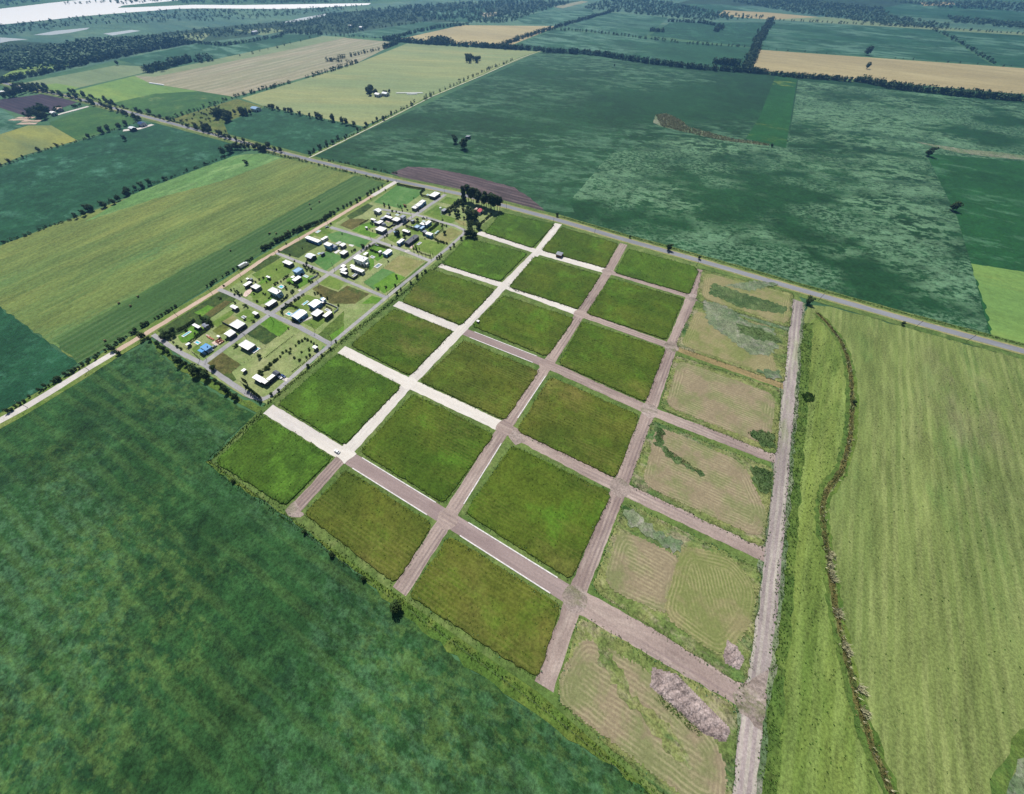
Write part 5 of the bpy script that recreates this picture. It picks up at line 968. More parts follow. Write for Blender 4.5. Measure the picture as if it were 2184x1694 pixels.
W, G_, K, B_ = 'wall_white', 'wall_grey', 'wall_dark', 'wall_blue'
house('white flat roofed house by the paved road with a hedged pool', [(N2, [(1365, 215), (1430, 170), (1485, 190), (1425, 235)], 3.2, 'flat', 'roof_white', K)])
house('long white house of three stepped flat roofs', [(Q1, [(1750, 270), (1860, 190), (1990, 240), (1900, 310)], 3.0, 'flat', 'roof_white', G_), (Q1, [(1850, 190), (2020, 80), (2130, 130), (2030, 220)], 3.4, 'flat', 'roof_white', B_), (Q1, [(2010, 60), (2150, -10), (2240, 40), (2130, 120)], 3.8, 'flat', 'roof_white', B_)], tank=True)
house('small brown timber shed beside the long stepped house', [(Q1, [(1470, 175), (1490, 145), (1590, 165), (1570, 195)], 2.2, 'gable', 'timber', 'timber')], 'shed', 'shed')
house('small white gabled house standing alone on a dry plot', [(Q1, [(455, 370), (530, 300), (740, 350), (640, 430)], 3.0, 'gable_b', 'roof_metal', W)])
house('white flat house with a lower grey wing round a paved court', [(Q1, [(830, 580), (860, 510), (1120, 590), (1060, 640)], 3.2, 'flat', 'roof_white', K), (Q1, [(680, 640), (790, 560), (850, 600), (760, 670)], 3.0, 'flat', 'roof_grey', K)])
house('grey ribbed metal shed behind the court house', [(Q1, [(890, 480), (950, 425), (1060, 470), (990, 510)], 2.6, 'gable', 'roof_grey', G_)], 'shed', 'shed')
house('white house joined to a grey flat roofed block by a pale pool', [(Q1, [(1130, 680), (1190, 570), (1410, 640), (1260, 760)], 3.2, 'flat', 'roof_white', K), (Q1, [(1370, 570), (1480, 490), (1550, 550), (1430, 640)], 4.8, 'flat', 'roof_grey', W)])
house('white house with a flat roof behind a grey dome', [(Q1, [(540, 790), (690, 690), (790, 720), (680, 820)], 3.2, 'flat', 'roof_white', K), (Q1, [(470, 760), (520, 710), (600, 740), (550, 800)], 3.0, 'flat', 'roof_grey', K)])
house('narrow white outbuilding with a dark long side', [(Q1, [(340, 670), (400, 620), (560, 670), (500, 700)], 2.6, 'flat', 'roof_white', K)], 'outbuilding', 'outbuilding')
house('large plain white canopy roof along the central street', [(Q1, [(500, 1010), (700, 890), (910, 990), (760, 1090)], 3.2, 'flat', 'roof_white', G_)])
house('tiny white cabin at the end of a garden path', [(Q1, [(170, 935), (200, 905), (260, 930), (230, 960)], 2.3, 'flat', 'roof_white', W)], 'cabin', 'cabin')
house('long white house with a blue shaded side next to two pools', [(Q2, [(1090, 410), (1230, 290), (1345, 320), (1180, 460)], 3.4, 'flat', 'roof_white', B_), (Q2, [(950, 410), (1010, 350), (1160, 400), (1090, 460)], 3.4, 'flat', 'roof_white', B_), (Q2, [(940, 560), (1050, 470), (1110, 500), (1010, 590)], 2.8, 'flat', 'roof_bluemetal', B_), (Q2, [(740, 520), (850, 440), (980, 480), (860, 560)], 2.8, 'flat', 'roof_bluemetal', W)])
house('ruined looking grey cabin in the walled street corner', [(Q2, [(610, 310), (700, 260), (800, 290), (700, 330)], 2.4, 'mono', 'roof_grey', G_)], 'cabin', 'cabin')
house('pale blue square shed under a dark tree', [(Q2, [(50, 690), (90, 640), (210, 680), (180, 740)], 3.0, 'mono', 'roof_bluemetal', K)], 'shed', 'shed')
house('white terraced house with a rough edged roof terrace', [(Q2, [(330, 640), (400, 590), (650, 660), (560, 710)], 3.0, 'flat', 'roof_white', K)], tank=True)
house('white flat house attached behind the slate roof', [(Q2, [(170, 1060), (290, 910), (430, 930), (280, 1080)], 3.2, 'flat', 'roof_white', B_)])
house('long dark slate gabled house with a chimney block', [(Q2, [(420, 1060), (740, 770), (930, 840), (560, 1090)], 3.0, 'gable_b', 'roof_slate', K)], chimney=True)
house('white hipped house with a grey tiled wing', [(Q2, [(1150, 720), (1250, 670), (1410, 760), (1290, 840)], 3.4, 'gable', 'roof_white', B_), (Q2, [(1030, 680), (1090, 620), (1180, 650), (1130, 730)], 3.2, 'gable', 'roof_grey', K)])
house('two storey white box house with a tall pale side wall', [(Q3, [(545, 390), (720, 285), (985, 390), (860, 500)], 5.2, 'flat', 'roof_white', 'roof_metal'), (Q3, [(870, 520), (930, 480), (980, 540), (930, 570)], 3.0, 'flat', 'roof_white', W)], chimney=True)
house('white house of three flat squares stepping round a dark yard', [(Q3, [(195, 720), (300, 640), (430, 680), (330, 760)], 3.6, 'flat', 'roof_white', K), (Q3, [(220, 610), (310, 555), (390, 590), (310, 650)], 3.2, 'flat', 'roof_white', K), (Q3, [(210, 770), (270, 740), (440, 790), (370, 830)], 3.2, 'flat', 'roof_white', K)])
house('long narrow white house with a light blue end', [(Q3, [(510, 640), (560, 600), (900, 720), (790, 790)], 3.2, 'flat', 'roof_white', W), (Q3, [(490, 590), (530, 555), (630, 590), (580, 640)], 3.0, 'flat', 'roof_white', W)])
house('white gabled house with a pale blue roof side by the street', [(Q3, [(1380, 260), (1510, 140), (1640, 180), (1500, 310)], 3.0, 'gable_b', 'roof_metal', B_), (Q3, [(1260, 220), (1310, 175), (1360, 195), (1310, 240)], 2.6, 'flat', 'roof_white', W)])
house('slim white poolside canopy beside a lush lawn', [(Q3, [(840, 285), (930, 220), (1000, 245), (900, 310)], 2.6, 'porch', 'roof_white', G_)], 'canopy', 'canopy')
house('square white gazebo house beside a pale slab', [(Q3, [(215, 245), (330, 160), (440, 215), (300, 310)], 3.4, 'flat', 'roof_white', K)])
house('long white house near the pinkish track with a small annexe', [(N1, [(1760, 670), (1790, 655), (1935, 705), (1890, 735)], 3.2, 'flat', 'roof_white', B_), (N1, [(1930, 695), (1980, 655), (2005, 665), (1955, 705)], 2.6, 'flat', 'roof_white', W)])
house('white two level house with a blue shaded wing', [(N1, [(1960, 750), (1990, 720), (2060, 740), (2030, 775)], 5.0, 'flat', 'roof_white', B_), (N1, [(2030, 770), (2060, 745), (2110, 760), (2080, 785)], 3.0, 'flat', 'roof_grey', B_)])
house('small white house with cluttered yard in the estate middle', [(N1, [(2130, 760), (2165, 730), (2205, 745), (2170, 775)], 3.0, 'gable', 'roof_white', G_)])
house('open pergola of pale beams beside the cluttered yard', [(N1, [(2090, 740), (2130, 713), (2160, 722), (2120, 752)], 2.4, 'porch', 'wall_white', G_)], 'pergola', 'pergola')
house('grey white gabled house with a dark veranda', [(N1, [(1760, 880), (1810, 840), (1875, 865), (1825, 910)], 3.2, 'gable', 'roof_metal', K)])
house('small dark roofed pool shed with a white rim', [(N1, [(1920, 850), (1950, 828), (1972, 840), (1945, 862)], 2.4, 'mono', 'roof_grey', K)], 'shed', 'shed')
house('plain bright white flat house on a lone lawn', [(Q4, [(360, 215), (480, 125), (720, 240), (590, 330)], 3.2, 'flat', 'roof_white', K)])
house('pale blue house with a sunken grey blue roof tray', [(Q4, [(660, 510), (930, 390), (1120, 470), (800, 560)], 4.4, 'flat', 'roof_bluemetal', B_)])
house('white zigzag edged house behind the roof tray house', [(Q4, [(670, 820), (890, 675), (1010, 720), (790, 870)], 3.2, 'flat', 'roof_white', K)])
house('white summer house with a small well in its roof', [(Q4, [(630, 730), (720, 670), (790, 700), (700, 770)], 2.4, 'porch', 'roof_white', W)], 'canopy', 'canopy')
house('big bright white house with a blue shaded front wall and a round pool', [(Q5, [(1200, 490), (1420, 385), (1700, 530), (1510, 640)], 4.6, 'flat', 'roof_white', 'roof_bluemetal')], tank=True)  # blue wall material paints the shade on the white front wall
house('white house with a long dark slot in its flat roof', [(Q5, [(1100, 970), (1420, 790), (1540, 870), (1250, 1040)], 3.2, 'flat', 'roof_white', K)])
house('tiny white hut at the lawn edge', [(Q5, [(1150, 20), (1200, -10), (1320, 40), (1260, 75)], 2.4, 'flat', 'roof_white', W)], 'hut', 'hut')
house('white and green twin huts by the curved white house', [(Q5, [(470, 110), (520, 60), (590, 90), (540, 130)], 2.5, 'flat', 'roof_white', K), (Q5, [(590, 110), (650, 65), (700, 95), (650, 140)], 2.3, 'flat', 'roof_grey', G_)], 'hut', 'hut')
house('curved edged white house with a narrow roof slot', [(Q5, [(360, 320), (580, 175), (700, 220), (470, 340)], 3.0, 'flat', 'roof_white', K)])
house('broad white slab roof jutting toward a lawn', [(Q5, [(630, 390), (770, 280), (1010, 330), (850, 460)], 3.0, 'flat', 'roof_white', G_)])
house('metal barn house with a white gabled roof shaded light blue', [(Q6, [(1080, 430), (1330, 240), (1540, 350), (1290, 560)], 4.0, 'gable_b', 'roof_metal', B_), (Q6, [(1480, 240), (1590, 190), (1700, 240), (1590, 320)], 3.4, 'gable_b', 'roof_bluemetal', B_), (Q6, [(1530, 350), (1590, 320), (1650, 345), (1590, 385)], 2.8, 'flat', 'roof_white', K)], 'barn_house')  # blue of the wing roof and walls is shade put into the colour
house('striped metal roof house in white and blue bands', [(Q6, [(520, 860), (800, 590), (1080, 690), (740, 940)], 3.6, 'gable_b', 'roof_metal', B_), (Q6, [(480, 840), (760, 580), (850, 590), (560, 830)], 3.2, 'flat', 'roof_bluemetal', K)])
house('large white angled flat house with dark shaded front', [(Q6, [(1170, 740), (1430, 590), (1690, 700), (1320, 830)], 3.6, 'flat', 'roof_white', K), (Q6, [(1590, 800), (1820, 640), (1920, 690), (1690, 880)], 3.8, 'flat', 'roof_white', K)])  # dark wall colour carries the shade on the front
house('small white cabin by the top of the weedy plot', [(Q5, [(-60, 1060), (40, 960), (210, 1080), (110, 1150)], 2.8, 'gable', 'roof_white', K)], 'cabin', 'cabin')
house('small white barrel roofed shed by the street crossing', [(Q5, [(690, 1280), (760, 1200), (910, 1270), (830, 1340)], 3.0, 'gable', 'roof_white', K)], 'shed', 'shed')
house('square white walled house with a carport by the central street', [(N3, [(935, 490), (1020, 430), (1105, 475), (1025, 545)], 3.4, 'flat', 'roof_white', K)])
house('white house with a dark blue glazed side by the street', [(N3, [(870, 590), (945, 540), (1005, 575), (930, 625)], 3.2, 'gable_b', 'roof_white', K)])
house('little white house above the long narrow pool', [(N3, [(525, 490), (555, 475), (620, 510), (590, 535)], 2.8, 'flat', 'roof_white', K)])
house('grey metal cabin among dark trees', [(N3, [(635, 500), (665, 465), (700, 490), (675, 530)], 2.6, 'gable', 'roof_grey', G_)], 'cabin', 'cabin')
house('bright blue roofed house on the estate corner', [(Q9, [(540, 690), (770, 555), (1000, 660), (760, 810)], 3.2, 'gable_b', 'roof_blue', B_), (Q9, [(470, 790), (590, 730), (740, 830), (640, 900)], 2.8, 'mono', 'roof_blue', B_)], chimney=True)
house('small pale grey shed in the blue house garden', [(Q9, [(50, 600), (150, 500), (230, 550), (130, 640)], 2.4, 'mono', 'roof_metal', K)], 'shed', 'shed')
house('small white storage hut by the brick piles', [(Q9, [(1140, 290), (1200, 255), (1280, 300), (1220, 340)], 2.2, 'flat', 'roof_white', G_)], 'hut', 'hut')
house('white hip cornered house alone above the dry corner plot', [(N3, [(1030, 715), (1115, 652), (1225, 715), (1130, 765)], 3.4, 'flat', 'roof_white', K)])
house('long low white field shelter on the dry corner plot', [(N3, [(1060, 990), (1095, 962), (1120, 985), (1085, 1010)], 2.2, 'mono', 'roof_white', K)], 'shelter', 'shelter')
house('angled white and dark flat roofed house on the estate corner', [(Q8, [(400, 620), (590, 505), (930, 680), (720, 790)], 3.6, 'flat', 'roof_white', K), (Q8, [(760, 780), (900, 690), (1000, 750), (880, 860)], 3.6, 'flat', 'roof_white', K), (Q8, [(930, 670), (1130, 500), (1260, 550), (1010, 740)], 3.4, 'flat', 'roof_white', K), (Q8, [(1110, 480), (1280, 360), (1440, 450), (1260, 560)], 3.0, 'gable', 'roof_slate', K)])
house('small white gabled shed in the corner plot shrubs', [(N3, [(1835, 735), (1865, 712), (1900, 735), (1870, 758)], 2.8, 'gable', 'roof_white', K)], 'shed', 'shed')
house('red roofed homestead half hidden by massive trees', [(Q7, [(1210, 630), (1290, 560), (1390, 590), (1300, 690)], 3.2, 'gable_b', 'roof_red', W), (Q7, [(1140, 590), (1230, 530), (1270, 550), (1190, 610)], 2.8, 'gable', 'slab_pink', G_)])
house('dark fronted house beneath the water tower', [(Q7, [(260, 620), (320, 550), (400, 570), (340, 650)], 3.2, 'flat', 'roof_grey', K)])
house('white farmhouse sheltered in the yellow field', [(T2, [(1050, 735), (1070, 722), (1100, 732), (1080, 742)], 4.0, 'gable', 'roof_white', W)], 'farmhouse')
house('white shed beside the yellow field farmhouse', [(T2, [(1110, 728), (1125, 716), (1160, 726), (1140, 736)], 4.0, 'gable', 'roof_metal', W)], 'farm_shed', 'shed')
house('blue roofed house between two groves in the scrub', [(T1, [(1960, 845), (1990, 828), (2020, 842), (1995, 858)], 4.0, 'gable', 'roof_bluemetal', W)], 'farmhouse')
house('dark blue roofed roadside farmhouse', [(T1, [(1075, 965), (1100, 948), (1130, 955), (1110, 975)], 4.0, 'gable', 'paint_blue', W)], 'farmhouse')
house('white roofed roadside barn', [(T1, [(1005, 1000), (1025, 985), (1055, 995), (1030, 1010)], 4.0, 'gable', 'roof_metal', K)], 'barn', 'barn')
house('white roofed farmyard shed by the pale lane', [(T1, [(390, 880), (410, 866), (430, 875), (412, 888)], 4.0, 'gable', 'roof_white', W)], 'farm_shed', 'shed')
house('grey roofed farmyard house behind the lane', [(T1, [(430, 850), (455, 833), (480, 843), (455, 858)], 4.0, 'gable', 'slab_pink', G_)], 'farmhouse')
for k, (cs, lb) in enumerate((([(110, 698), (140, 685), (175, 692), (150, 704)], 'long white roofed house in the roadside hamlet'), ([(50, 704), (75, 694), (105, 700), (80, 712)], 'white house in the middle of the roadside hamlet'), ([(0, 718), (20, 708), (40, 714), (20, 724)], 'small white house at the end of the roadside hamlet'))): house(lb, [(T1, cs, 4.0, 'gable', 'roof_white', W)], 'farmhouse')
house('far white barn by the river woods', [(T1, [(1965, 250), (1985, 240), (2000, 244), (1980, 254)], 5, 'gable', 'roof_grey', W)], 'barn', 'barn')
for k, (u, v) in enumerate(((860, 200), (945, 212))): house(('tiny far white house at the woodland edge', 'tiny far house on the road by the woodland')[k], [(T2, [(u - 8, v), (u, v - 5), (u + 9, v), (u, v + 5)], 5, 'gable', 'roof_white', W)], 'farmhouse')
house('grey open shelter on the meadow lot by the white street', [(K4, [(1330, 465), (1345, 440), (1395, 450), (1380, 480)], 2.6, 'gable_a', 'roof_grey', 'timber')], 'shelter', 'shelter', plainwalls=True)
house('small dark kiosk beside the white avenue', [(K4, [(650, 1035), (660, 1022), (680, 1030), (670, 1042)], 2.0, 'flat', 'roof_white', K)], 'kiosk', 'kiosk', plainwalls=True)
house('low tin shelter near the pair of round trees', [(T2, [(1758, 1068), (1765, 1058), (1800, 1062), (1790, 1072)], 2.6, 'mono', 'roof_grey', K)], 'shelter', 'shelter', plainwalls=True)
# garden dome
c = Q1(810, 850, 1.0); dm = MB(); rr = 3.0; st = [(rr * math.cos(a), rr * math.sin(a)) for a in np.linspace(0, math.pi / 2 - .05, 6)]
vv = [(r_ * math.cos(t), r_ * math.sin(t), z) for r_, z in st for t in np.linspace(0, 2 * math.pi, 17)[:-1]]; ff = [(i * 16 + j, i * 16 + (j + 1) % 16, (i + 1) * 16 + (j + 1) % 16, (i + 1) * 16 + j) for i in range(5) for j in range(16)] + [tuple(80 + j for j in range(16))]
de = empty('garden_dome', (c.x, c.y, ZR)); tag(de, 'grey round garden dome between two white houses', 'dome'); mobj('shell', vv, ff, 'roof_grey', de, True)
MB().cyl((0, 0, -.05), (0, 0, .25), 3.25, 3.25, 16).build('base', 'concrete', de)
# unfinished house: slab and brick walls
c = rect_of(Q9, [(1110, 490), (1250, 385), (1440, 460), (1270, 580)], 0.6); p = E1 * ((c[0] + c[1]) / 2) + E2 * ((c[2] + c[3]) / 2); hx, hy = (c[1] - c[0]) / 2, (c[3] - c[2]) / 2
un = empty('unfinished_house', (p.x, p.y, ZS), GA); tag(un, 'unfinished house of low bare brick walls on a pink slab', 'house'); MB().box(-hx, hx, -hy, hy, -.05, .2).build('slab', 'slab_pink', un)
for a in ((-hx, hx, -hy, -hy + .25), (-hx, hx, hy - .25, hy), (-hx, -hx + .25, -hy + .25, hy - .25), (hx - .25, hx, -hy + .25, hy - .25), (-.1, .12, -hy + .25, hy - .25), (.12, hx - .25, .4, .62), (-hx + .25, -.1, -.8, -.58)): MB().box(*a, .2, rnd.uniform(.9, 1.3)).build('brick_wall', 'brick', un)
for u, v, n_, lb in ((960, 380, 9, 'long stack of orange bricks beside the unfinished house'), (870, 300, 5, 'small pale stack of blocks beyond the brick stack')):
    p = Q9(u, v); st_ = empty('brick_stack', (p.x, p.y, ZS), GA); tag(st_, lb, 'bricks')
    for k in range(n_): MB().box(-n_ * .45 + k * .9, -n_ * .45 + k * .9 + .8, -.6 + rnd.uniform(-.1, .1), .6, 0, rnd.uniform(.6, 1.0)).build('brick_pallet', 'brick' if n_ > 6 else 'slab_pink', st_)

def pool(conv, cs, label, water='pool_water', inset=1.1, name='pool'):
    a0, a1, b0, b1 = rect_of(conv, cs, 0.2); p = E1 * ((a0 + a1) / 2) + E2 * ((b0 + b1) / 2); hx, hy = max(1.4, (a1 - a0) / 2), max(1.4, (b1 - b0) / 2); i = min(inset, hx * .5, hy * .5)
    e = empty('swimming_pool', (p.x, p.y, ZS), GA); tag(e, label, 'pool')
    d = MB(); z0, z1 = -.02, .3; d.box(-hx, hx, -hy, -hy + i, z0, z1).box(-hx, hx, hy - i, hy, z0, z1).box(-hx, -hx + i, -hy + i, hy - i, z0, z1).box(hx - i, hx, -hy + i, hy - i, z0, z1); d.build('deck', 'concrete', e)
    mobj('water', [(-hx + i, -hy + i, .2), (hx - i, -hy + i, .2), (hx - i, hy - i, .2), (-hx + i, hy - i, .2)], [(0, 1, 2, 3)], water, e)
for cv, cs, lb, wt in [
 (N2, [(1325, 215), (1350, 198), (1375, 206), (1345, 225)], 'pale pool beside the hedged house by the paved road', 'pool_water_pale'), (Q1, [(1190, 520), (1250, 480), (1370, 520), (1300, 560)], 'pale aqua pool beside the grey flat block', 'pool_water_pale'), (Q2, [(570, 500), (640, 480), (740, 540), (660, 560)], 'green tinted pool with a yellow step above a hedge', 'pool_water_pale'), (Q2, [(1000, 320), (1090, 290), (1180, 330), (1090, 370)], 'teal pool by the long white house wall', 'pool_water_pale'),
 (Q2, [(1440, 740), (1560, 640), (1640, 660), (1510, 770)], 'small rectangular pool in a slim hedged garden', 'pool_water_pale'), (Q2, [(840, 1120), (940, 1030), (1025, 1050), (920, 1150)], 'empty white rimmed pool below the slate roof', 'pool_water_grey'), (Q3, [(1140, 640), (1260, 530), (1385, 570), (1250, 670)], 'long pale pool at the edge of a bright lawn', 'pool_water_grey'), (Q3, [(540, 880), (650, 795), (715, 820), (610, 910)], 'narrow dark water pool inside a walled lawn', 'pool_water_grey'),
 (Q3, [(1030, 370), (1080, 320), (1190, 360), (1130, 410)], 'small square pool by the lush lawn hedge', 'pool_water_grey'), (N1, [(1870, 620), (1905, 592), (1935, 600), (1900, 630)], 'long white covered pool above the long white house', 'pool_water_pale'), (N1, [(1890, 855), (1915, 835), (1935, 845), (1910, 868)], 'teal pool against the small dark shed', 'pool_water'),
 (Q4, [(1040, 690), (1130, 640), (1280, 710), (1190, 770)], 'aqua pool with broad white surround by the roof tray house', 'pool_water_pale'), (Q4, [(190, 1070), (340, 970), (440, 1060), (320, 1150)], 'bright turquoise pool behind the big white house', 'pool_water'), (Q6, [(870, 440), (1070, 300), (1140, 335), (950, 480)], 'slim turquoise pool before the metal barn house', 'pool_water'),
 (Q6, [(310, 770), (430, 680), (590, 740), (470, 850)], 'small blue pool beside the striped metal roof', 'pool_water'), (Q6, [(1660, 620), (1730, 570), (1890, 640), (1810, 690)], 'dark narrow pool behind the angled white house', 'pool_water_grey'), (N3, [(415, 620), (495, 553), (522, 568), (440, 632)], 'long narrow pool on the bright green lawn', 'pool_water'),
 (Q9, [(345, 530), (480, 435), (620, 530), (500, 615)], 'square white deck with a small pool behind the blue house', 'pool_water'), (N3, [(1060, 410), (1090, 388), (1125, 408), (1095, 428)], 'white square deck with a tiny pool near the crossing', 'pool_water_grey'), (N3, [(1175, 790), (1240, 732), (1275, 750), (1205, 808)], 'long pool beside the white hip cornered house', 'pool_water')]:
    pool(cv, cs, lb, wt, 0.8 if 'narrow' in lb or 'slim' in lb else 1.1)

# ---------------------------------------------------------------- poles, fences, vehicles, bales
POLE = MB().cyl((0, 0, -.5), (0, 0, 8.2), .17, .11, 8); POLE = mesh_data('pole', POLE.v, POLE.f, 'pole_wood')
ARM = mesh_data('crossarm', *box_vf(-.95, .95, -.08, .08, 7.5, 7.68), 'pole_wood')
INS = MB().cyl((0, 0, 7.6), (0, 0, 7.95), .07, .05, 6); INS = mesh_data('insulator', INS.v, INS.f, 'plastic_white')
def utility_pole(p, rz, label, group):
    e = empty('utility_pole', (p.x, p.y, ZR), rz); tag(e, label, 'utility pole', group); link('post', POLE, e); a = link('crossarm', ARM, e)
    for x in (-.8, .8): i = link('insulator', INS, a); i.location = (x, 0, .08)
for x, y in ((515, 590), (701, 482), (427, 768), (640, 512), (590, 545), (455, 630), (380, 676), (300, 724), (190, 790), (60, 870)): utility_pole(at(x, y), math.radians(153), 'wooden utility pole beside the dirt track', 'poles along the dirt track')
for x, y in ((949, 416), (847, 392), (1080, 446), (1268, 498), (1485, 568), (1632, 590), (1745, 642), (1180, 480), (1950, 700), (2060, 730), (730, 366), (610, 334), (480, 300), (370, 272)): utility_pole(at(x, y), GA + math.pi / 2, 'wooden utility pole beside the paved road', 'poles along the paved road')
for cv, u, v in ((N2, 335, 1030), (N1, 1910, 1188), (N1, 1648, 1342), (N3, 1125, 642), (N2, 735, 700), (N2, 1180, 470), (N2, 880, 690), (N3, 1420, 465), (N3, 690, 870), (N2, 1450, 250), (N2, 1390, 900), (N2, 1750, 590), (N3, 615, 870), (N3, 1870, 560), (N3, 2050, 660), (N2, 920, 1310), (N3, 1120, 1180)): utility_pole(cv(u, v), GA, 'wooden utility pole beside an estate street', 'poles along the estate streets')
FP = mesh_data('post', *box_vf(-.07, .07, -.07, .07, -.4, 1.3), 'pole_wood')
def fence(pts, label, step=3.0, group=None):
    P = resample([Vector((p.x, p.y, 0)) for p in pts], step); c = P[0]; e = empty('wire_fence', (c.x, c.y, ZR)); tag(e, label, 'fence', group)
    for p in P: o = link('post', FP, e); o.location = p - c
    for z in (.5, .85, 1.2):
        mb = MB()
        for a, b in zip(P, P[1:]): mb.cyl(a - c + Vector((0, 0, z)), b - c + Vector((0, 0, z)), .015, .015, 3)
        mb.build('wire', 'wire_grey', e)
fence([N3(u, v) for u, v in ((1040, 1290), (1100, 1340), (1180, 1398))], 'short wire fence at the estate corner by the dark crop'); fence([N2(650, 1160), N2(870, 1005), N2(1050, 865)], 'wire fence between the white houses and the dry plot'); fence([N2(640, 1170), N2(800, 1255), N2(890, 1310)], 'wire fence below the bright green plot')
fence([N2(1060, 862), N2(1200, 905), N2(1310, 945)], 'wire fence above the dry plot by the street'); fence([N3(1100, 600), N3(1330, 710), N3(1590, 545)], 'wire fence round the dark weedy garden'); fence([N3(960, 1010), N3(1060, 935), N3(1330, 740)], 'wire fence along the dry corner plot edge'); fence([Q9(u, v) for u, v in ((20, 700), (300, 870), (580, 1040), (780, 1000))], 'wire fence in front of the blue roofed house')
fence([N2(720, 490), N2(540, 590)], 'wire fence beside the bright estate lawn'); fence([N2(1470, 290), N2(1600, 330)], 'short wire fence across the lawn by the water tower'); fence(D((450, 984), (560, 1064), (700, 1176), (848, 1284)), 'long wire fence between the dark crop and the meadow lots', 5.0); fence(D((872, 1300), (1000, 1395), (1180, 1528), (1330, 1650)), 'long wire fence below the last mown plots', 5.0)
def wall_line(pts, h, label, mat='wall_grey'):
    P = [Vector((p.x, p.y, 0)) for p in pts]; c = P[0]; e = empty('garden_wall', (c.x, c.y, ZR)); tag(e, label, 'wall')
    for a, b in zip(P, P[1:]):
        t = (b - a).normalized(); n = Vector((-t.y, t.x, 0)) * .11; q = [a - c - n, b - c - n, b - c + n, a - c + n]; MB().poly(q + [x + Vector((0, 0, h)) for x in q], [(0, 3, 2, 1), (4, 5, 6, 7), (0, 1, 5, 4), (1, 2, 6, 5), (2, 3, 7, 6), (3, 0, 4, 7)]).build('wall_panel', mat, e)
wall_line([Q3(u, v) for u, v in ((230, 830), (440, 900), (600, 980), (720, 880))], 1.8, 'dark garden wall round the three square house', 'wall_dark'); wall_line([Q1(u, v) for u, v in ((880, 930), (1000, 970), (1140, 880))], 1.8, 'dark street wall beside the large canopy roof', 'wall_dark'); wall_line([Q4(u, v) for u, v in ((1320, 830), (1560, 700), (1560, 620))], 1.6, 'white edged garden wall at the street corner', 'wall_white')
wall_line([Q6(u, v) for u, v in ((1700, 390), (1960, 490), (2140, 580), (2130, 620), (1990, 730))], 1.5, 'pale garden wall round the angled white house', 'wall_white'); wall_line([Q1(u, v) for u, v in ((1460, 890), (1560, 830), (1680, 740))], 1.8, 'dark street wall opposite the grey flat block', 'wall_dark'); wall_line([N3(u, v) for u, v in ((860, 470), (940, 510), (1045, 575))], 1.7, 'dark wall in front of the square carport house', 'wall_dark')
# water tower
p = Q7(270, 800); wt = empty('water_tower', (p.x, p.y, ZR)); tag(wt, 'slim pale water tower on legs beside the street', 'water tower'); TH = 9.0
for a in range(4):
    t = a * math.pi / 2 + .4; MB().cyl((1.1 * math.cos(t), 1.1 * math.sin(t), -.1), (.8 * math.cos(t), .8 * math.sin(t), TH), .1, .08, 6).build('leg', 'roof_metal', wt)
tk = MB().cyl((0, 0, TH), (0, 0, TH + 2.2), 1.3, 1.3, 14).build('tank', 'roof_metal', wt); MB().cyl((0, 0, TH + 2.2), (0, 0, TH + 2.7), 1.35, .3, 14).build('lid', 'plastic_white', tk)
for z in (3, 6): MB().box(-.9, .9, -.05, .05, z, z + .1).box(-.05, .05, -.9, .9, z + .11, z + .2).build('brace', 'roof_metal', wt)

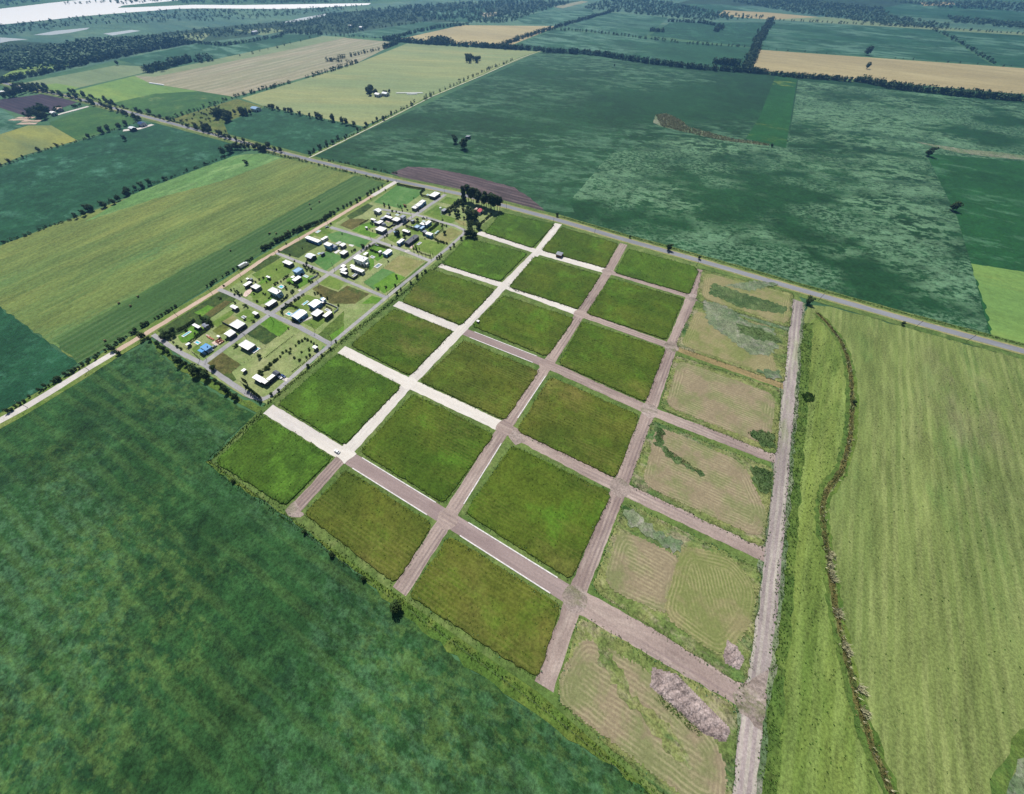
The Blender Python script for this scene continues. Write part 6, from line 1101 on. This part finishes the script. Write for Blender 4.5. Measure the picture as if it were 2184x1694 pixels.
def tyre_at(e, x, y, r=.33):
    m = MB().cyl((x, y - .11, r), (x, y + .11, r), r, r, 12).build('wheel', 'rubber', e); MB().cyl((x, y - .12, r), (x, y + .12, r), r * .55, r * .55, 8).build('rim', 'steel', m)
def car(p, rz, paint, label, L=4.4, pickup=False):
    e = empty('parked_car', (p.x, p.y, p.z), rz); tag(e, label, 'car'); h = L / 2; w = .86
    prof = [(-h, .35), (-h, .78), (-h + .15, .9), (h - 1.1, .92), (h - .1, .78), (h, .6), (h, .35)]
    def ext(pr, w_, name, mat, par=e, w2=None):
        n = len(pr); w2 = w2 or w_; v = [(x, -(w2 if i_ in () else w_), z) for i_, (x, z) in enumerate(pr)] + [(x, w_, z) for x, z in pr]; f = [tuple(range(n)), tuple(reversed(range(n, 2 * n)))] + [(i, n + i, n + (i + 1) % n, (i + 1) % n) for i in range(n)]; return mobj(name, v, f, mat, par)
    b = ext(prof, w, 'body', paint); cabin = [(-h + .5, .9), (-h + .95, 1.42), (h - 1.9, 1.42), (h - 1.25, .92)] if not pickup else [(-.5, .9), (-.4, 1.5), (h - 1.9, 1.5), (h - 1.3, .92)]
    ext([(x, z) for x, z in cabin], w - .1, 'cabin', paint); (c0, c1, c2, c3) = cabin
    for s in (-1, 1):
        y0, y1 = (w - .098) * s, (w - .085) * s; q = [(c0[0] + .18, .95), (c1[0] + .08, 1.36), (c2[0] - .08, 1.36), (c3[0] - .18, .95)]; v = [(x, y0, z) for x, z in q] + [(x, y1, z) for x, z in q]; mobj('side_window', v, [(0, 1, 2, 3), (7, 6, 5, 4), (0, 4, 5, 1), (1, 5, 6, 2), (2, 6, 7, 3), (3, 7, 4, 0)], 'window_glass', e)
        MB().box(h - .06, h + .015, s * .6 - .14, s * .6 + .14, .62, .74).build('headlight', 'plastic_white', e)
    d = .015; mobj('windscreen', [(c2[0] + .04, -w + .2, 1.4 + d), (c2[0] + .04, w - .2, 1.4 + d), (c3[0] - .02 + d, w - .2, .97), (c3[0] - .02 + d, -w + .2, .97)], [(0, 3, 2, 1)], 'window_glass', e); mobj('rear_window', [(c1[0] - .04, -w + .2, 1.39 + d), (c1[0] - .04, w - .2, 1.39 + d), (c0[0] - d, w - .2, .96), (c0[0] - d, -w + .2, .96)], [(0, 1, 2, 3)], 'window_glass', e)
    for x in (-h + .85, h - .85):
        for y in (-w + .06, w - .06): tyre_at(e, x, y)
    return e
zc = Vector((0, 0, Z3 + .03))
car(at(720, 964) + zc, GA + math.pi, 'paint_white', 'white hatchback stopped on the white gravel street near the crossing'); z2 = Vector((0, 0, ZS + .05))
car(Q8(1430, 640) + z2, GA, 'paint_white', 'white car parked beside the angled corner house'); car(Q8(1540, 590) + z2, GA, 'paint_blue', 'dark blue pickup parked beside the white car', 5.0, True); car(N2(255, 565) + z2, GA + 1.2, 'paint_silver', 'silver car at the end of a side street near the pinkish track')
car(Q9(1090, 690) + z2, GA + math.pi / 2, 'paint_silver', 'silver car parked at the blue roofed house'); car(Q6(330, 540) + z2, GA + math.pi / 2, 'paint_silver', 'silver car under the bushy hedge at the street corner')
car(Q9(970, 850) + z2, GA + 1.4, 'paint_white', 'white car on the verge before the blue roofed house'); car(Q3(1230, 50) + z2, GA, 'paint_silver', 'silver car at the street corner hedge'); car(Q1(1180, 880) + z2, GA + 1.57, 'paint_dark', 'dark car on the central street by the canopy roof')
def truck(p, rz):
    e = empty('box_truck', (p.x, p.y, p.z), rz); tag(e, 'long white box truck driving on the pinkish dirt track', 'truck')
    MB().box(-5.2, 2.2, -1.2, 1.2, 1.0, 3.5).build('cargo_box', 'paint_white', e); cb = MB().poly([(2.5, -1.15, .6), (4.6, -1.15, .6), (4.6, -1.15, 1.7), (4.0, -1.15, 2.7), (2.5, -1.15, 2.7), (2.5, 1.15, .6), (4.6, 1.15, .6), (4.6, 1.15, 1.7), (4.0, 1.15, 2.7), (2.5, 1.15, 2.7)], [(0, 1, 2, 3, 4), (9, 8, 7, 6, 5), (0, 5, 6, 1), (1, 6, 7, 2), (2, 7, 8, 3), (3, 8, 9, 4), (4, 9, 5, 0)]).build('cab', 'paint_white', e)
    mobj('windscreen', [(4.55, -1, 1.8), (4.55, 1, 1.8), (4.06, 1, 2.62), (4.06, -1, 2.62)], [(0, 1, 2, 3)], 'window_glass', cb); MB().box(-5.1, 2.5, -.5, .5, .65, .98).build('chassis', 'rubber', e)
    for x in (-4.2, -3.1, 3.5):
        for y in (-1.0, 1.0): tyre_at(e, x, y, .48)
truck(N1(1105, 990) + Vector((0, 0, ZR + .03)), math.radians(63))
bm = bmesh.new(); bmesh.ops.create_cone(bm, cap_ends=True, segments=14, radius1=.85, radius2=.85, depth=1.5, matrix=Matrix.Translation((0, 0, .83)) @ Matrix.Rotation(math.pi / 2, 4, 'X')); bmesh.ops.bevel(bm, geom=[e_ for e_ in bm.edges if e_.is_boundary is False and e_.calc_face_angle(0) > 1.2], offset=.09, segments=1, affect='EDGES'); BALE = bpy.data.meshes.new('hay_bale'); bm.to_mesh(BALE); bm.free(); BALE.materials.append(MATS['bale_straw'])
for x, y in ((492.5, 536), (296, 634), (255, 648), (280, 654), (226, 728), (576.5, 499), (590, 499.5), (615, 494), (661, 437), (664, 447), (682, 432), (783, 413)):
    p = at(x, y); o = link('hay_bale', BALE); o.location = (p.x, p.y, ZR - .1); o.rotation_euler = (0, 0, rnd.uniform(0, 3.1)); tag(o, 'round hay bale lying on the dark mown strip', 'hay bale', 'hay bales on the mown strip')
def silo_bag(a, b, r_, label, n=1):
    d = (b - a).normalized(); L = (b - a).length; s = Vector((-d.y, d.x, 0)); v = []; f = []; m = 8
    for i, t in enumerate((0, .02, .05, .95, .98, 1.0)):
        k = (.25, .7, 1, 1, .7, .25)[i]
        for j in range(m + 1): an = math.pi * j / m; q = a + d * (L * t) + s * (r_ * k * math.cos(an)); v.append((q.x, q.y, ZR - .2 + r_ * .8 * k * math.sin(an)))
    for i in range(5):
        for j in range(m): f.append((i * (m + 1) + j, (i + 1) * (m + 1) + j, (i + 1) * (m + 1) + j + 1, i * (m + 1) + j + 1))
    f += [tuple(range(m + 1)), tuple(reversed(range(5 * (m + 1), 6 * (m + 1))))]; tag(mobj('silo_bag', v, f, 'plastic_white', None, True), label, 'silo bag')
silo_bag(T1(1165, 650), T1(1280, 668), 2.2, 'long white silo bag at the tip of the light green field')
silo_bag(T2(1215, 729), T2(1430, 728), 1.6, 'longest white silo bag beside the yellow field farmhouse'); silo_bag(T2(1300, 738), T2(1385, 737), 1.6, 'shorter white silo bag lying next to the longest one')
for k, (u, v) in enumerate(((150, 935), (200, 920), (215, 965), (250, 945))): p = T1(u, v); ground_patch('bare_yard', [p + Vector((x_, y_, 0)) for x_, y_ in ((-16, -5), (16, -4), (15, 5), (-15, 4))], 'dirt_pink', z=ZR + .002 * k, jag=1.0, step=6)

# ---------------------------------------------------------------- air
hz, nt, b = new_mat('haze_air'); nt.nodes.remove(b); pv = nt.nodes.new('ShaderNodeVolumePrincipled'); pv.inputs['Color'].default_value = (0.22, 0.52, 1.0, 1); pv.inputs['Density'].default_value = 0.00016; pv.inputs['Anisotropy'].default_value = 0.6
nt.links.new(pv.outputs['Volume'], nt.nodes['Material Output'].inputs['Volume'])
tag(MB().box(-9000, 9000, -3000, 9000, -1.5, 225).build('haze', 'haze_air'), 'thin blue haze over the plain', None, None, 'stuff')
